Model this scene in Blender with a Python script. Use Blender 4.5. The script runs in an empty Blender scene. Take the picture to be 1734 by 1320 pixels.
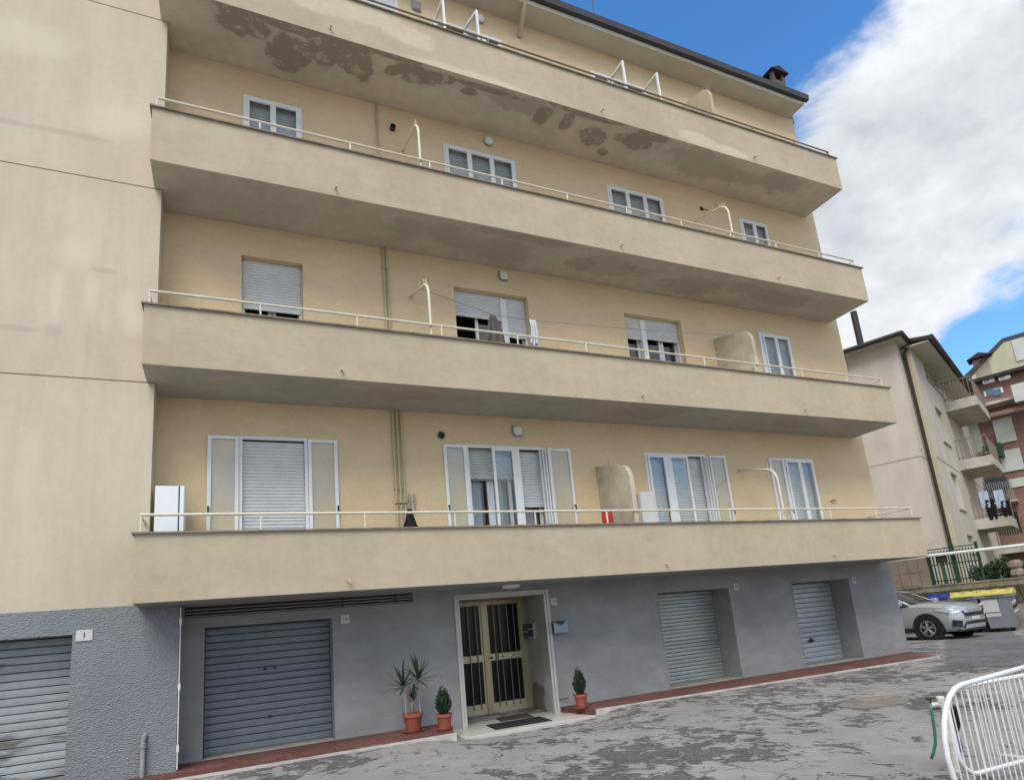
import bpy, math, random
from mathutils import Vector, Matrix
random.seed(7)
R = math.radians
scene = bpy.context.scene
col = scene.collection

# ------------------------------------------------------------------ camera
CAM = Vector((0.891, -9.838, 1.35))
PITCH, ROLL, YAW, FPX, PPX, PPY = 0.21942, 0.09449, -0.44793, 1067.96, 879.94, 822.30
CM = Matrix.Rotation(YAW, 3, 'Z') @ Matrix.Rotation(PITCH, 3, 'X') @ Matrix.Rotation(ROLL, 3, 'Y')
cd = bpy.data.cameras.new('camera')
co = bpy.data.objects.new('camera', cd); col.objects.link(co)
m3 = Matrix((CM.col[0], CM.col[2], -CM.col[1])).transposed()
co.matrix_world = Matrix.Translation(CAM) @ m3.to_4x4()
cd.sensor_width = 36; cd.lens = FPX/1734*36
cd.shift_x = -(PPX-867)/1734; cd.shift_y = (PPY-660)/1734
cd.clip_start = 0.05; cd.clip_end = 2000
scene.camera = co

# a photo pixel gives a direction; the distance comes from the plane it lies on
def ray(u, v): return CM @ Vector(((u-PPX)/FPX, 1, -(v-PPY)/FPX))
def un(u, v, pt, n):
    d = ray(u, v); n = Vector(n)
    return CAM + d*((Vector(pt)-CAM).dot(n)/d.dot(n))
def ux(u, v, x): return un(u, v, (x, 0, 0), (1, 0, 0))
def uy(u, v, y): return un(u, v, (0, y, 0), (0, 1, 0))
def uz(u, v, z): return un(u, v, (0, 0, z), (0, 0, 1))

# ------------------------------------------------------------------ world, sun, exposure
SUN_EL, SUN_AZ = R(52), R(215)          # azimuth from +Y towards +X
w = bpy.data.worlds.new('World'); scene.world = w; w.use_nodes = True
wn = w.node_tree.nodes; wl = w.node_tree.links; wn.clear()
def N(tree, t, **k):
    n = tree.nodes.new(t)
    for a, b in k.items():
        if a == 'inp':
            for i, v in b.items(): n.inputs[i].default_value = v
        else: setattr(n, a, b)
    return n
wt = w.node_tree
out = N(wt, 'ShaderNodeOutputWorld'); sky = N(wt, 'ShaderNodeTexSky', sky_type='NISHITA')
sky.sun_disc = False; sky.sun_elevation = SUN_EL; sky.sun_rotation = SUN_AZ
sky.air_density = 1.0; sky.dust_density = 0.3; sky.ozone_density = 3.0
tc = N(wt, 'ShaderNodeTexCoord')
def wmath(op, a, b=None, c=None):
    n = N(wt, 'ShaderNodeMath', operation=op)
    for i, v in enumerate((a, b, c)):
        if v is None: continue
        if isinstance(v, (int, float)): n.inputs[i].default_value = v
        else: wl.new(v, n.inputs[i])
    return n.outputs[0]
mp = N(wt, 'ShaderNodeMapping'); mp.inputs['Scale'].default_value = (1, 1, 1.5)
mp.inputs['Location'].default_value = (0.35, 0.1, 0.0)
wl.new(tc.outputs['Generated'], mp.inputs['Vector'])
n1 = N(wt, 'ShaderNodeTexNoise', inp={'Scale': 4.2, 'Detail': 9, 'Roughness': 0.56, 'Distortion': 0.35})
n2 = N(wt, 'ShaderNodeTexNoise', inp={'Scale': 2.3, 'Detail': 5, 'Roughness': 0.5})
n3 = N(wt, 'ShaderNodeTexNoise', inp={'Scale': 16, 'Detail': 6, 'Roughness': 0.6})
for n in (n1, n2, n3): wl.new(mp.outputs[0], n.inputs['Vector'])
def cap(u, v, r, soft):                 # 1 within angle r of the direction of a pixel, falling to 0
    d = ray(u, v).normalized()
    vm = N(wt, 'ShaderNodeVectorMath', operation='DOT_PRODUCT'); vm.inputs[1].default_value = d
    wl.new(tc.outputs['Generated'], vm.inputs[0])
    mr = N(wt, 'ShaderNodeMapRange', interpolation_type='SMOOTHSTEP')
    mr.inputs[1].default_value = math.cos(R(r+soft)); mr.inputs[2].default_value = math.cos(R(max(r-soft, 0)))
    wl.new(vm.outputs['Value'], mr.inputs[0]); return mr.outputs[0]
cover = wmath('ADD', wmath('MULTIPLY', n1.outputs[0], 1.7), -0.21)
cover = wmath('SUBTRACT', cover, wmath('MULTIPLY', cap(960, -110, 18.6, 5.0), 0.62))
cover = wmath('SUBTRACT', cover, wmath('MULTIPLY', cap(1715, 590, 1.5, 5.5), 0.42))
cover = wmath('SUBTRACT', cover, wmath('MULTIPLY', cap(1720, 415, 2.0, 2.5), 0.16))
cover = wmath('ADD', cover, wmath('MULTIPLY', cap(1520, 300, 9, 7), 0.30))
cr = N(wt, 'ShaderNodeValToRGB'); cr.color_ramp.elements[0].position = 0.38; cr.color_ramp.elements[1].position = 0.66
cr.color_ramp.interpolation = 'EASE'
wl.new(cover, cr.inputs[0])
shade = wmath('ADD', wmath('MULTIPLY', n2.outputs[0], 0.75), wmath('MULTIPLY', n3.outputs[0], 0.25))
ccol = N(wt, 'ShaderNodeValToRGB')
e = ccol.color_ramp.elements; e[0].position = 0.36; e[0].color = (0.50, 0.54, 0.58, 1)
e[1].position = 0.60; e[1].color = (0.90, 0.92, 0.94, 1)
wl.new(shade, ccol.inputs[0])
bg1 = N(wt, 'ShaderNodeBackground'); bg1.inputs[1].default_value = 0.128
hs = N(wt, 'ShaderNodeHueSaturation', inp={'Saturation': 1.25}); wl.new(sky.outputs[0], hs.inputs['Color'])
wl.new(hs.outputs[0], bg1.inputs[0])
bg2 = N(wt, 'ShaderNodeBackground'); bg2.inputs[1].default_value = 0.60; wl.new(ccol.outputs[0], bg2.inputs[0])
mx = N(wt, 'ShaderNodeMixShader')
wl.new(cr.outputs[0], mx.inputs[0]); wl.new(bg1.outputs[0], mx.inputs[1]); wl.new(bg2.outputs[0], mx.inputs[2])
wl.new(mx.outputs[0], out.inputs[0])

sd = bpy.data.lights.new('sun', 'SUN'); so = bpy.data.objects.new('sun', sd); col.objects.link(so)
sd.energy = 1.5; sd.angle = R(36); sd.color = (1.0, 0.95, 0.88)
sv = Vector((math.sin(SUN_AZ)*math.cos(SUN_EL), math.cos(SUN_AZ)*math.cos(SUN_EL), math.sin(SUN_EL)))
so.rotation_euler = sv.to_track_quat('Z', 'Y').to_euler()
so.location = (0, -20, 30)
vs = scene.view_settings
vs.view_transform = 'Standard'; vs.look = 'None'; vs.exposure = 1.0; vs.gamma = 1; vs.use_curve_mapping = False
scene.render.engine = 'CYCLES'
scene.cycles.transparent_max_bounces = 10; scene.cycles.max_bounces = 6; scene.cycles.diffuse_bounces = 3; scene.cycles.glossy_bounces = 3

# ------------------------------------------------------------------ mesh helpers
class MB:
    """collects shapes in world coordinates (through T) and links them as ONE mesh object"""
    def __init__(s, T=None): s.v = []; s.f = []; s.T = T
    def face(s, pts):
        i = len(s.v); s.v += [Vector(p) for p in pts]; s.f.append(tuple(range(i, i+len(pts)))); return s
    def add(s, vs, fs):
        i = len(s.v); s.v += [Vector(p) for p in vs]; s.f += [tuple(i+k for k in f) for f in fs]; return s
    def box(s, x0, x1, y0, y1, z0, z1):
        return s.add([(x, y, z) for z in (z0, z1) for y in (y0, y1) for x in (x0, x1)],
            [(0,2,3,1),(4,5,7,6),(0,1,5,4),(2,6,7,3),(0,4,6,2),(1,3,7,5)])
    def bbox(s, x0, x1, y0, y1, z0, z1, b=.01):
        """box with chamfered edges"""
        vs = []; 
        for sx, X in ((1, x0), (-1, x1)):
            for sy, Y in ((1, y0), (-1, y1)):
                for sz, Z in ((1, z0), (-1, z1)):
                    vs += [(X, Y+sy*b, Z+sz*b), (X+sx*b, Y, Z+sz*b), (X+sx*b, Y+sy*b, Z)]
        def i(a, bb, c, k): return (a*4+bb*2+c)*3+k
        fs = []
        for a in (0, 1): fs.append((i(a,0,0,0), i(a,0,1,0), i(a,1,1,0), i(a,1,0,0)))
        for a in (0, 1): fs.append((i(0,a,0,1), i(0,a,1,1), i(1,a,1,1), i(1,a,0,1)))
        for a in (0, 1): fs.append((i(0,0,a,2), i(0,1,a,2), i(1,1,a,2), i(1,0,a,2)))
        for p in (0, 1):
            for q in (0, 1):
                fs.append((i(p,q,0,0), i(p,q,1,0), i(p,q,1,1), i(p,q,0,1)))
                fs.append((i(p,0,q,0), i(p,1,q,0), i(p,1,q,2), i(p,0,q,2)))
                fs.append((i(0,p,q,1), i(1,p,q,1), i(1,p,q,2), i(0,p,q,2)))
        for a in (0, 1):
            for bb in (0, 1):
                for c in (0, 1): fs.append((i(a,bb,c,0), i(a,bb,c,1), i(a,bb,c,2)))
        return s.add(vs, fs)
    def obox(s, O, a, b, c, la, lb, lc):
        O = Vector(O); a, b, c = (Vector(q).normalized() for q in (a, b, c))
        P = lambda i, j, k: O + a*la*i + b*lb*j + c*lc*k
        return s.add([P(i, j, k) for k in (0, 1) for j in (0, 1) for i in (0, 1)],
            [(0,2,3,1),(4,5,7,6),(0,1,5,4),(2,6,7,3),(0,4,6,2),(1,3,7,5)])
    def tube(s, pts, r, n=8, caps=True):
        pts = [Vector(p) for p in pts]; rs = r if isinstance(r, (list, tuple)) else [r]*len(pts)
        base = len(s.v); up = None
        for k, p in enumerate(pts):
            t = (pts[min(k+1, len(pts)-1)]-pts[max(k-1, 0)]).normalized()
            if up is None:
                up = Vector((0, 0, 1)) if abs(t.z) < .9 else Vector((1, 0, 0))
            u = t.cross(up).normalized(); up = u.cross(t).normalized()
            for q in range(n):
                a = 2*math.pi*q/n; s.v.append(p+(u*math.cos(a)+up*math.sin(a))*rs[k])
        for k in range(len(pts)-1):
            for q in range(n):
                a = base+k*n+q; b = base+k*n+(q+1) % n; s.f.append((a, b, b+n, a+n))
        if caps:
            s.f.append(tuple(base+q for q in range(n))[::-1]); s.f.append(tuple(base+(len(pts)-1)*n+q for q in range(n)))
        return s
    def lathe(s, C, prof, n=20, axis='z'):
        C = Vector(C); base = len(s.v)
        for (r, h) in prof:
            for q in range(n):
                a = 2*math.pi*q/n; x, y = r*math.cos(a), r*math.sin(a)
                s.v.append(C+(Vector((x, y, h)) if axis == 'z' else Vector((x, h, y)) if axis == 'y' else Vector((h, x, y))))
        for k in range(len(prof)-1):
            for q in range(n):
                a = base+k*n+q; b = base+k*n+(q+1) % n; s.f.append((a, b, b+n, a+n))
        s.f.append(tuple(base+q for q in range(n))[::-1]); s.f.append(tuple(base+(len(prof)-1)*n+q for q in range(n)))
        return s
    def prism(s, pts, d):
        pts = [Vector(p) for p in pts]; d = Vector(d); n = len(pts); i = len(s.v)
        s.v += pts+[p+d for p in pts]
        s.f.append(tuple(i+k for k in range(n))[::-1]); s.f.append(tuple(i+n+k for k in range(n)))
        for k in range(n): s.f.append((i+k, i+(k+1) % n, i+n+(k+1) % n, i+n+k))
        return s
    def build(s, name, mat, parent=None, smooth=False, kind=None, auto=None):
        vs = [s.T @ v for v in s.v] if s.T else s.v
        lo = [min(v[i] for v in vs) for i in range(3)]; hi = [max(v[i] for v in vs) for i in range(3)]
        org = Vector(((lo[0]+hi[0])/2, (lo[1]+hi[1])/2, lo[2]))
        me = bpy.data.meshes.new(name); me.from_pydata([v-org for v in vs], [], s.f); me.update()
        import bmesh
        bm = bmesh.new(); bm.from_mesh(me)
        bmesh.ops.remove_doubles(bm, verts=bm.verts, dist=1e-5)
        bmesh.ops.recalc_face_normals(bm, faces=bm.faces)
        bm.to_mesh(me); bm.free()
        if smooth or auto:
            for p in me.polygons: p.use_smooth = True
            if auto: me.set_sharp_from_angle(angle=R(auto))
        me.materials.append(mat)
        o = bpy.data.objects.new(name, me); col.objects.link(o)
        pw = wloc(parent) if parent else Vector((0, 0, 0))
        o.parent = parent; o.location = org-pw
        if kind: o['kind'] = kind
        return o
def wloc(o):
    v = Vector((0, 0, 0))
    while o: v += o.location; o = o.parent
    return v
def tag(o, label=None, cat=None, group=None, kind=None):
    if label: o['label'] = label
    if cat: o['category'] = cat
    if group: o['group'] = group
    if kind: o['kind'] = kind
    return o
def thing(name, label, cat, loc, group=None):
    o = bpy.data.objects.new(name, None); col.objects.link(o); o.location = loc; o.empty_display_size = .2
    return tag(o, label, cat, group)
def dup(o, d, parent=None):
    c = o.copy(); col.objects.link(c); c.parent = parent if parent else o.parent
    c.location = o.location+Vector(d); return c
def X(o): return Matrix.Translation(o)
def Z4(a, o=(0, 0, 0)): return Matrix.Translation(o) @ Matrix.Rotation(a, 4, 'Z')

def wall_mesh(mb, O, a, length, z0, z1, nrm, holes, reveal):
    """vertical wall face from O along a; holes (s0,s1,z0,z1) with reveals going inward"""
    O = Vector(O); a = Vector(a).normalized(); nrm = Vector(nrm).normalized()
    xs = sorted({0, length, *[h[0] for h in holes], *[h[1] for h in holes]})
    zs = sorted({z0, z1, *[h[2] for h in holes], *[h[3] for h in holes]})
    P = lambda s_, z, d=0: Vector((O.x, O.y, 0))+a*s_-nrm*d+Vector((0, 0, z))
    for i in range(len(xs)-1):
        for j in range(len(zs)-1):
            cx, cz = (xs[i]+xs[i+1])/2, (zs[j]+zs[j+1])/2
            if any(h[0] < cx < h[1] and h[2] < cz < h[3] for h in holes): continue
            mb.face([P(xs[i], zs[j]), P(xs[i+1], zs[j]), P(xs[i+1], zs[j+1]), P(xs[i], zs[j+1])])
    for h in holes:
        d = h[4] if len(h) > 4 else reveal
        c = [(h[0], h[2]), (h[1], h[2]), (h[1], h[3]), (h[0], h[3])]
        for k in range(4):
            p, q = c[k], c[(k+1) % 4]
            mb.face([P(*p), P(*q), P(*q, d), P(*p, d)])
    return mb

# ------------------------------------------------------------------ materials
class Mat:
    def __init__(s, name, base=(.5, .5, .5), rough=.8, metal=0, spec=.3):
        s.m = bpy.data.materials.new(name); s.m.use_nodes = True; s.t = s.m.node_tree
        s.b = s.t.nodes['Principled BSDF']; s.L = s.t.links
        s.b.inputs['Base Color'].default_value = (*base, 1); s.b.inputs['Roughness'].default_value = rough
        s.b.inputs['Metallic'].default_value = metal; s.b.inputs['Specular IOR Level'].default_value = spec
        s.base = base; s.colr = None; s.g = None
    def pos(s):
        if not s.g: s.g = N(s.t, 'ShaderNodeNewGeometry')
        return s.g.outputs['Position']
    def noise(s, scale, detail=5, rough=.55, dist=0, stretch=None, off=0):
        n = N(s.t, 'ShaderNodeTexNoise', inp={'Scale': scale, 'Detail': detail, 'Roughness': rough, 'Distortion': dist})
        v = s.pos()
        if stretch or off:
            m = N(s.t, 'ShaderNodeMapping'); m.inputs['Scale'].default_value = stretch or (1, 1, 1)
            m.inputs['Location'].default_value = (off, off*.7, off*.3); s.L.new(v, m.inputs['Vector']); v = m.outputs[0]
        s.L.new(v, n.inputs['Vector']); return n.outputs[0]
    def math(s, op, a, b=None, c=None, clamp=False):
        n = N(s.t, 'ShaderNodeMath', operation=op, use_clamp=clamp)
        for i, v in enumerate((a, b, c)):
            if v is None: continue
            if isinstance(v, (int, float)): n.inputs[i].default_value = v
            else: s.L.new(v, n.inputs[i])
        return n.outputs[0]
    def ramp(s, v, a, b):
        n = N(s.t, 'ShaderNodeMapRange', interpolation_type='SMOOTHSTEP')
        n.inputs[1].default_value = a; n.inputs[2].default_value = b; s.L.new(v, n.inputs[0]); return n.outputs[0]
    def mix(s, fac, colr, blend='MIX'):
        n = N(s.t, 'ShaderNodeMix', data_type='RGBA', blend_type=blend)
        if isinstance(fac, (int, float)): n.inputs[0].default_value = fac
        else: s.L.new(fac, n.inputs[0])
        if s.colr: s.L.new(s.colr, n.inputs[6])
        else: n.inputs[6].default_value = (*s.base, 1)
        if isinstance(colr, tuple): n.inputs[7].default_value = (*colr, 1)
        else: s.L.new(colr, n.inputs[7])
        s.colr = n.outputs[2]; s.L.new(s.colr, s.b.inputs['Base Color']); return s
    def bump(s, h, strength=.3, dist=.01):
        n = N(s.t, 'ShaderNodeBump', inp={'Strength': strength, 'Distance': dist}); s.L.new(h, n.inputs['Height'])
        s.L.new(n.outputs[0], s.b.inputs['Normal']); return s
    def rough(s, v): s.L.new(v, s.b.inputs['Roughness']); return s
    def vary(s, amt=.12, scale=1.3, detail=6, stretch=None, off=0):
        """mottling: multiplies the colour by 1 +/- amt"""
        v = s.noise(scale, detail, .6, .3, stretch, off)
        g = s.ramp(v, .3, .7)
        k = N(s.t, 'ShaderNodeMix', data_type='RGBA'); s.L.new(g, k.inputs[0])
        k.inputs[6].default_value = (1-amt, 1-amt, 1-amt*1.1, 1); k.inputs[7].default_value = (1+amt*.6, 1+amt*.6, 1+amt*.6, 1)
        return s.mix(1.0, k.outputs[2], 'MULTIPLY')
    def blobs(s, ells, axes, warp=.25, wscale=3, soft=.1):
        """union of noisy ellipses (c0,c1,r0,r1[,level on third axis]) on two world axes -> 0..1"""
        x = N(s.t, 'ShaderNodeSeparateXYZ'); s.L.new(s.pos(), x.inputs[0])
        A, B = x.outputs[axes[0]], x.outputs[axes[1]]
        acc = None
        for c0, c1, r0, r1 in ells:
            p = s.math('POWER', s.math('DIVIDE', s.math('SUBTRACT', A, c0), r0), 2)
            q = s.math('POWER', s.math('DIVIDE', s.math('SUBTRACT', B, c1), r1), 2)
            d = s.math('SUBTRACT', 1, s.math('SQRT', s.math('ADD', p, q)))
            acc = d if acc is None else s.math('SMOOTH_MAX', acc, d, .15) if False else s.math('MAXIMUM', acc, d)
        nz = s.math('MULTIPLY', s.math('SUBTRACT', s.noise(wscale, 11, .70, .5), .5), warp*4)
        return s.ramp(s.math('ADD', acc, nz), -soft, soft)

M = {}
def simple(name, base, rough=.6, metal=0, spec=.3, vary=0, vs_=3, bump=0, bs=60):
    k = Mat(name, base, rough, metal, spec)
    if vary: k.vary(vary, vs_)
    if bump: k.bump(k.noise(bs, 4), bump, .004)
    M[name] = k.m; return k.m

ZT = [2.86, 5.895, 8.95, 12.01]; ZB = [2.034, 5.058, 8.09, 11.132]
D, XL, W, WB, B = 1.138, -.092, 14.67, 15.0, .519

# cream recessed facade
k = Mat('cream_render', (.73, .575, .365), .88, spec=.15); k.vary(.07, .5); k.vary(.03, 3.0, stretch=(.5, 1, 2.0)); k.vary(.04, 14)
k.bump(k.noise(90, 6, .6), .35, .004); M['cream'] = k.m
# beige parapets
k = Mat('beige_render', (.485, .413, .305), .88, spec=.15); k.vary(.06, .6); k.vary(.025, 1.0, stretch=(6, 6, .35), off=6); k.vary(.05, 2.2, stretch=(.6, 1, 1.6), off=4)
pat = [(*[uy(u, v, -D)[i] for i in (0, 2)], a, b_) for u, v, a, b_ in
       ((620, 25, .8, .18), (800, 130, 1.3, .10), (1010, 205, .9, .08), (1180, 235, .5, .16), (1230, 255, .7, .12), (690, 60, .5, .2), (540, 5, .6, .2))]
k.mix(k.math('MULTIPLY', k.blobs(pat, (0, 2), .3, 2.5, .3), .5), (.68, .60, .46))
k.vary(.05, 9, off=2); k.bump(k.noise(80, 6, .6), .3, .004); M['beige'] = k.m
# left block
k = Mat('block_render', (.57, .505, .402), .88, spec=.15); k.vary(.07, .5); k.vary(.045, 1.0, stretch=(4, 4, .3), off=2); k.vary(.03, 11, off=8); k.vary(.05, 2.0, stretch=(1.2, 1, .35), off=9)
st = k.blobs([(*[uy(u, v, -B)[i] for i in (0, 2)], a, b_) for u, v, a, b_ in
     ((110, 225, .5, .05), (10, 205, .3, .05), (20, 555, .3, .05), (90, 560, .1, .09), (175, 458, .14, .04), (145, 232, .2, .04))], (0, 2), .35, 4, .5)
k.mix(k.math('MULTIPLY', st, .5), (.41, .365, .295))
st = k.blobs([(*[uy(u, v, -B)[i] for i in (0, 2)], a, b_) for u, v, a, b_ in
     ((130, 425, .28, .22), (95, 500, .06, .35), (155, 500, .08, .3), (215, 520, .1, .25), (190, 205, .35, .25), (225, 545, .12, .2), (40, 60, .6, .3))], (0, 2), .3, 3, .55)
k.mix(k.math('MULTIPLY', st, .5), (.67, .61, .47))
k.bump(k.noise(80, 6, .6), .35, .005); M['block'] = k.m
# soffits: painted plaster with peeling patches (shape of their own, read off the photograph)
def soffit(name, dark, faint, z, amt=.9, base=(.64, .575, .475)):
    k = Mat(name, base, .9, spec=.1); k.vary(.08, 1.1); k.vary(.07, 5, off=3)
    P2 = lambda u, v: (uz(u, v, z).x, uz(u, v, z).y)
    if faint: k.mix(k.math('MULTIPLY', k.blobs([(*P2(u, v), a, b_) for u, v, a, b_ in faint], (0, 1), .6, 2.8, .3), .5), (.36, .315, .255))
    if dark:
        mk = k.blobs([(*P2(u, v), a, b_) for u, v, a, b_ in dark], (0, 1), .55, 3.6, .12)
        isl = k.math('SUBTRACT', 1, k.math('MULTIPLY', k.ramp(k.noise(3.6, 11, .72, .3, None, 9), .53, .58), .8))
        halo = k.blobs([(*P2(u, v), a*1.25, b_*1.25) for u, v, a, b_ in dark], (0, 1), .5, 2.2, .5)
        k.mix(k.math('MULTIPLY', halo, .3*amt), (.40, .35, .28))
        k.mix(k.math('MULTIPLY', k.math('MULTIPLY', mk, isl), amt*.85), (.30, .255, .205))
        k.mix(k.math('MULTIPLY', mk, k.math('MULTIPLY', k.ramp(k.noise(7, 9, .7, 1), .50, .66), .6)), (.36, .31, .25))
        hgt = k.math('SUBTRACT', k.math('MULTIPLY', k.noise(50, 5), .3), mk)
        k.bump(hgt, .6, .008)
    else: k.bump(k.noise(50, 5), .3, .004)
    M[name] = k.m
soffit('soffit_peeling', [(415, 42, .38, .22), (405, 20, .4, .2), (490, 92, .33, .36), (548, 90, .3, .26), (600, 98, .36, .34), (617, 120, .14, .22), (665, 120, .14, .12),
    (700, 125, .4, .18), (745, 132, .4, .12), (520, 55, .8, .10), (640, 85, .9, .1), (796, 155, .15, .1), (820, 150, .8, .06), (918, 196, .16, .24), (960, 205, .12, .25), (1003, 232, .3, .24), (1020, 258, .12, .1),
    (1075, 240, .42, .2), (1000, 195, .8, .10), (1105, 232, .4, .12)],
    [(1200, 285, 1.3, .32), (1170, 270, .6, .4), (1260, 300, 1.1, .2), (880, 175, .7, .2), (1320, 310, .7, .3)], ZB[3])
soffit('soffit_damp', [(980, 448, .28, .22), (1125, 480, .22, .2), (1082, 458, .3, .12)],
    [(850, 425, .6, .4), (760, 400, .5, .3), (1030, 450, .7, .35), (1180, 485, .6, .35), (1320, 505, 1.0, .3), (690, 390, .3, .3), (1260, 490, .7, .2), (900, 405, 1.2, .12)], ZB[2], .32, (.55, .50, .42))
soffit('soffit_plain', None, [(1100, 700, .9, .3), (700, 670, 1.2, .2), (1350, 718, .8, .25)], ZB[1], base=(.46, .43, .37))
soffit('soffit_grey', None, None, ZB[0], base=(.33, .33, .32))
# grey base
k = Mat('grey_render', (.285, .288, .295), .85, spec=.2); k.vary(.12, .9); k.vary(.09, 4, stretch=(.4, 1, 1.2), off=5)
k.mix(k.math('MULTIPLY', k.ramp(k.noise(2.2, 9, .68, 0, None, 11), .54, .72), .35), (.35, .355, .36)); k.mix(k.math('MULTIPLY', k.ramp(k.noise(3.5, 9, .7, .4, (.5, 1, 1), 19), .58, .70), .3), (.19, .19, .195))
k.bump(k.noise(25, 8, .65), .45, .012); M['grey'] = k.m
k = Mat('grey_rough_render', (.275, .288, .312), .85, spec=.25); k.vary(.10, 1.2)
vo = N(k.t, 'ShaderNodeTexVoronoi', feature='SMOOTH_F1', inp={'Scale': 52, 'Smoothness': .4}); mpv = N(k.t, 'ShaderNodeMapping')
mpv.inputs['Scale'].default_value = (.6, 1, 1.25); k.L.new(k.pos(), mpv.inputs['Vector']); k.L.new(mpv.outputs[0], vo.inputs['Vector'])
hh = k.math('ADD', k.math('MULTIPLY', vo.outputs['Distance'], .9), k.math('MULTIPLY', k.noise(60, 7, .65, .8), 1.3))
k.mix(k.math('MULTIPLY', k.ramp(hh, .6, 1.0), .3), (.19, .21, .24)); k.bump(hh, .8, .02); M['grey_rough'] = k.m
k = Mat('entrance_reveal', (.34, .31, .27), .85, spec=.2); k.vary(.1, 2)
q0 = k.blobs([(.45, .05, .42, .28), (.62, .25, .16, .15)], (1, 2), .22, 6, .05); k.mix(k.math('MULTIPLY', q0, .85), (.13, .11, .095))
q1 = k.blobs([(.12, .15, .2, .3), (.2, .3, .1, .22)], (1, 2), .3, 6, .2); k.mix(k.math('MULTIPLY', q1, .6), (.42, .43, .44))
k.bump(k.noise(40, 6), .4, .008); M['reveal'] = k.m
# asphalt
k = Mat('worn_asphalt', (.265, .256, .25), .92, spec=.2)
k.vary(.14, .5); k.vary(.12, 3, off=2)
fine = k.noise(120, 4, .7); k.mix(k.math('MULTIPLY', k.ramp(fine, .42, .75), .55), (.42, .41, .40)); k.mix(k.math('MULTIPLY', k.ramp(k.noise(75, 3, .6, 0, None, 3), .58, .72), .45), (.16, .155, .15))
pm = k.math('ADD', k.math('MULTIPLY', k.noise(.5, 3, .5, .4, None, 31), .5), k.math('ADD', k.math('MULTIPLY', k.noise(1.7, 5, .6, .6, None, 5), .35), k.math('MULTIPLY', k.noise(4.6, 12, .76, .7, (1, .8, 1), 17), .95)))
patch = k.ramp(pm, .945, 1.01)
k.mix(k.math('MULTIPLY', patch, k.math('ADD', .35, k.math('MULTIPLY', k.noise(2.2, 8, .7, .5, None, 23), .9), None, True)), (.075, .073, .073))
k.mix(k.math('MULTIPLY', k.math('MULTIPLY', patch, k.ramp(fine, .55, .66)), .6), (.28, .27, .265))
edge = k.math('MULTIPLY', k.ramp(pm, .94, .96), k.math('SUBTRACT', 1, k.ramp(pm, .96, .985)))
k.mix(k.math('MULTIPLY', edge, .75), (.05, .05, .05))
cv = N(k.t, 'ShaderNodeTexVoronoi', feature='DISTANCE_TO_EDGE', inp={'Scale': 2.1})
dv = N(k.t, 'ShaderNodeVectorMath', operation='ADD'); nzc = N(k.t, 'ShaderNodeTexNoise', inp={'Scale': 3.0, 'Detail': 5}); k.L.new(k.pos(), nzc.inputs['Vector'])
sc = N(k.t, 'ShaderNodeVectorMath', operation='SCALE'); sc.inputs['Scale'].default_value = .5; k.L.new(nzc.outputs['Color'], sc.inputs[0])
k.L.new(k.pos(), dv.inputs[0]); k.L.new(sc.outputs[0], dv.inputs[1]); k.L.new(dv.outputs[0], cv.inputs['Vector'])
crack = k.math('MULTIPLY', k.math('SUBTRACT', 1, k.ramp(cv.outputs['Distance'], .004, .022)), k.ramp(k.noise(.7, 3, .5, 0, None, 7), .53, .63))
k.mix(k.math('MULTIPLY', crack, .6), (.08, .077, .073))
hp4 = [uz(u, v, -.05) for u, v in ((1428, 1195), (1540, 1190), (1480, 1180), (1480, 1204))]
hx = [p.x for p in hp4]; hy = [p.y for p in hp4]
hole = k.blobs([((max(hx)+min(hx))/2, (max(hy)+min(hy))/2, (max(hx)-min(hx))/2, (max(hy)-min(hy))/2)], (0, 1), .10, 3, .05)
rim = k.blobs([((max(hx)+min(hx))/2, (max(hy)+min(hy))/2, (max(hx)-min(hx))/2*1.07, (max(hy)-min(hy))/2*1.07)], (0, 1), .10, 3, .05)
k.mix(k.math('MULTIPLY', rim, .8), (.09, .085, .08)); k.mix(k.math('MULTIPLY', hole, .9), (.25, .23, .205))
# newer dark strip of asphalt past the corner of the building
sx = N(k.t, 'ShaderNodeSeparateXYZ'); k.L.new(k.pos(), sx.inputs[0])
li = k.math('ADD', k.math('MULTIPLY', k.math('SUBTRACT', sx.outputs[0], 15.6), -.62), k.math('ADD', sx.outputs[1], .75))
li = k.math('ADD', li, k.math('MULTIPLY', k.math('SUBTRACT', k.noise(2.2, 5), .5), .5))
strip = k.math('MULTIPLY', k.ramp(k.math('ADD', sx.outputs[0], k.math('MULTIPLY', k.noise(1.5, 4), .6)), 12.9, 13.1), k.math('MULTIPLY', k.ramp(li, -1.75, -1.6), k.math('SUBTRACT', 1, k.ramp(li, .25, .4))))
k.mix(k.math('MULTIPLY', strip, .85), (.135, .137, .143))
hgt = k.math('ADD', k.math('MULTIPLY', fine, .25), k.math('ADD', k.math('MULTIPLY', patch, -.8), k.math('MULTIPLY', crack, -1.0)))
k.bump(hgt, .7, .02); M['asphalt'] = k.m
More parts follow.
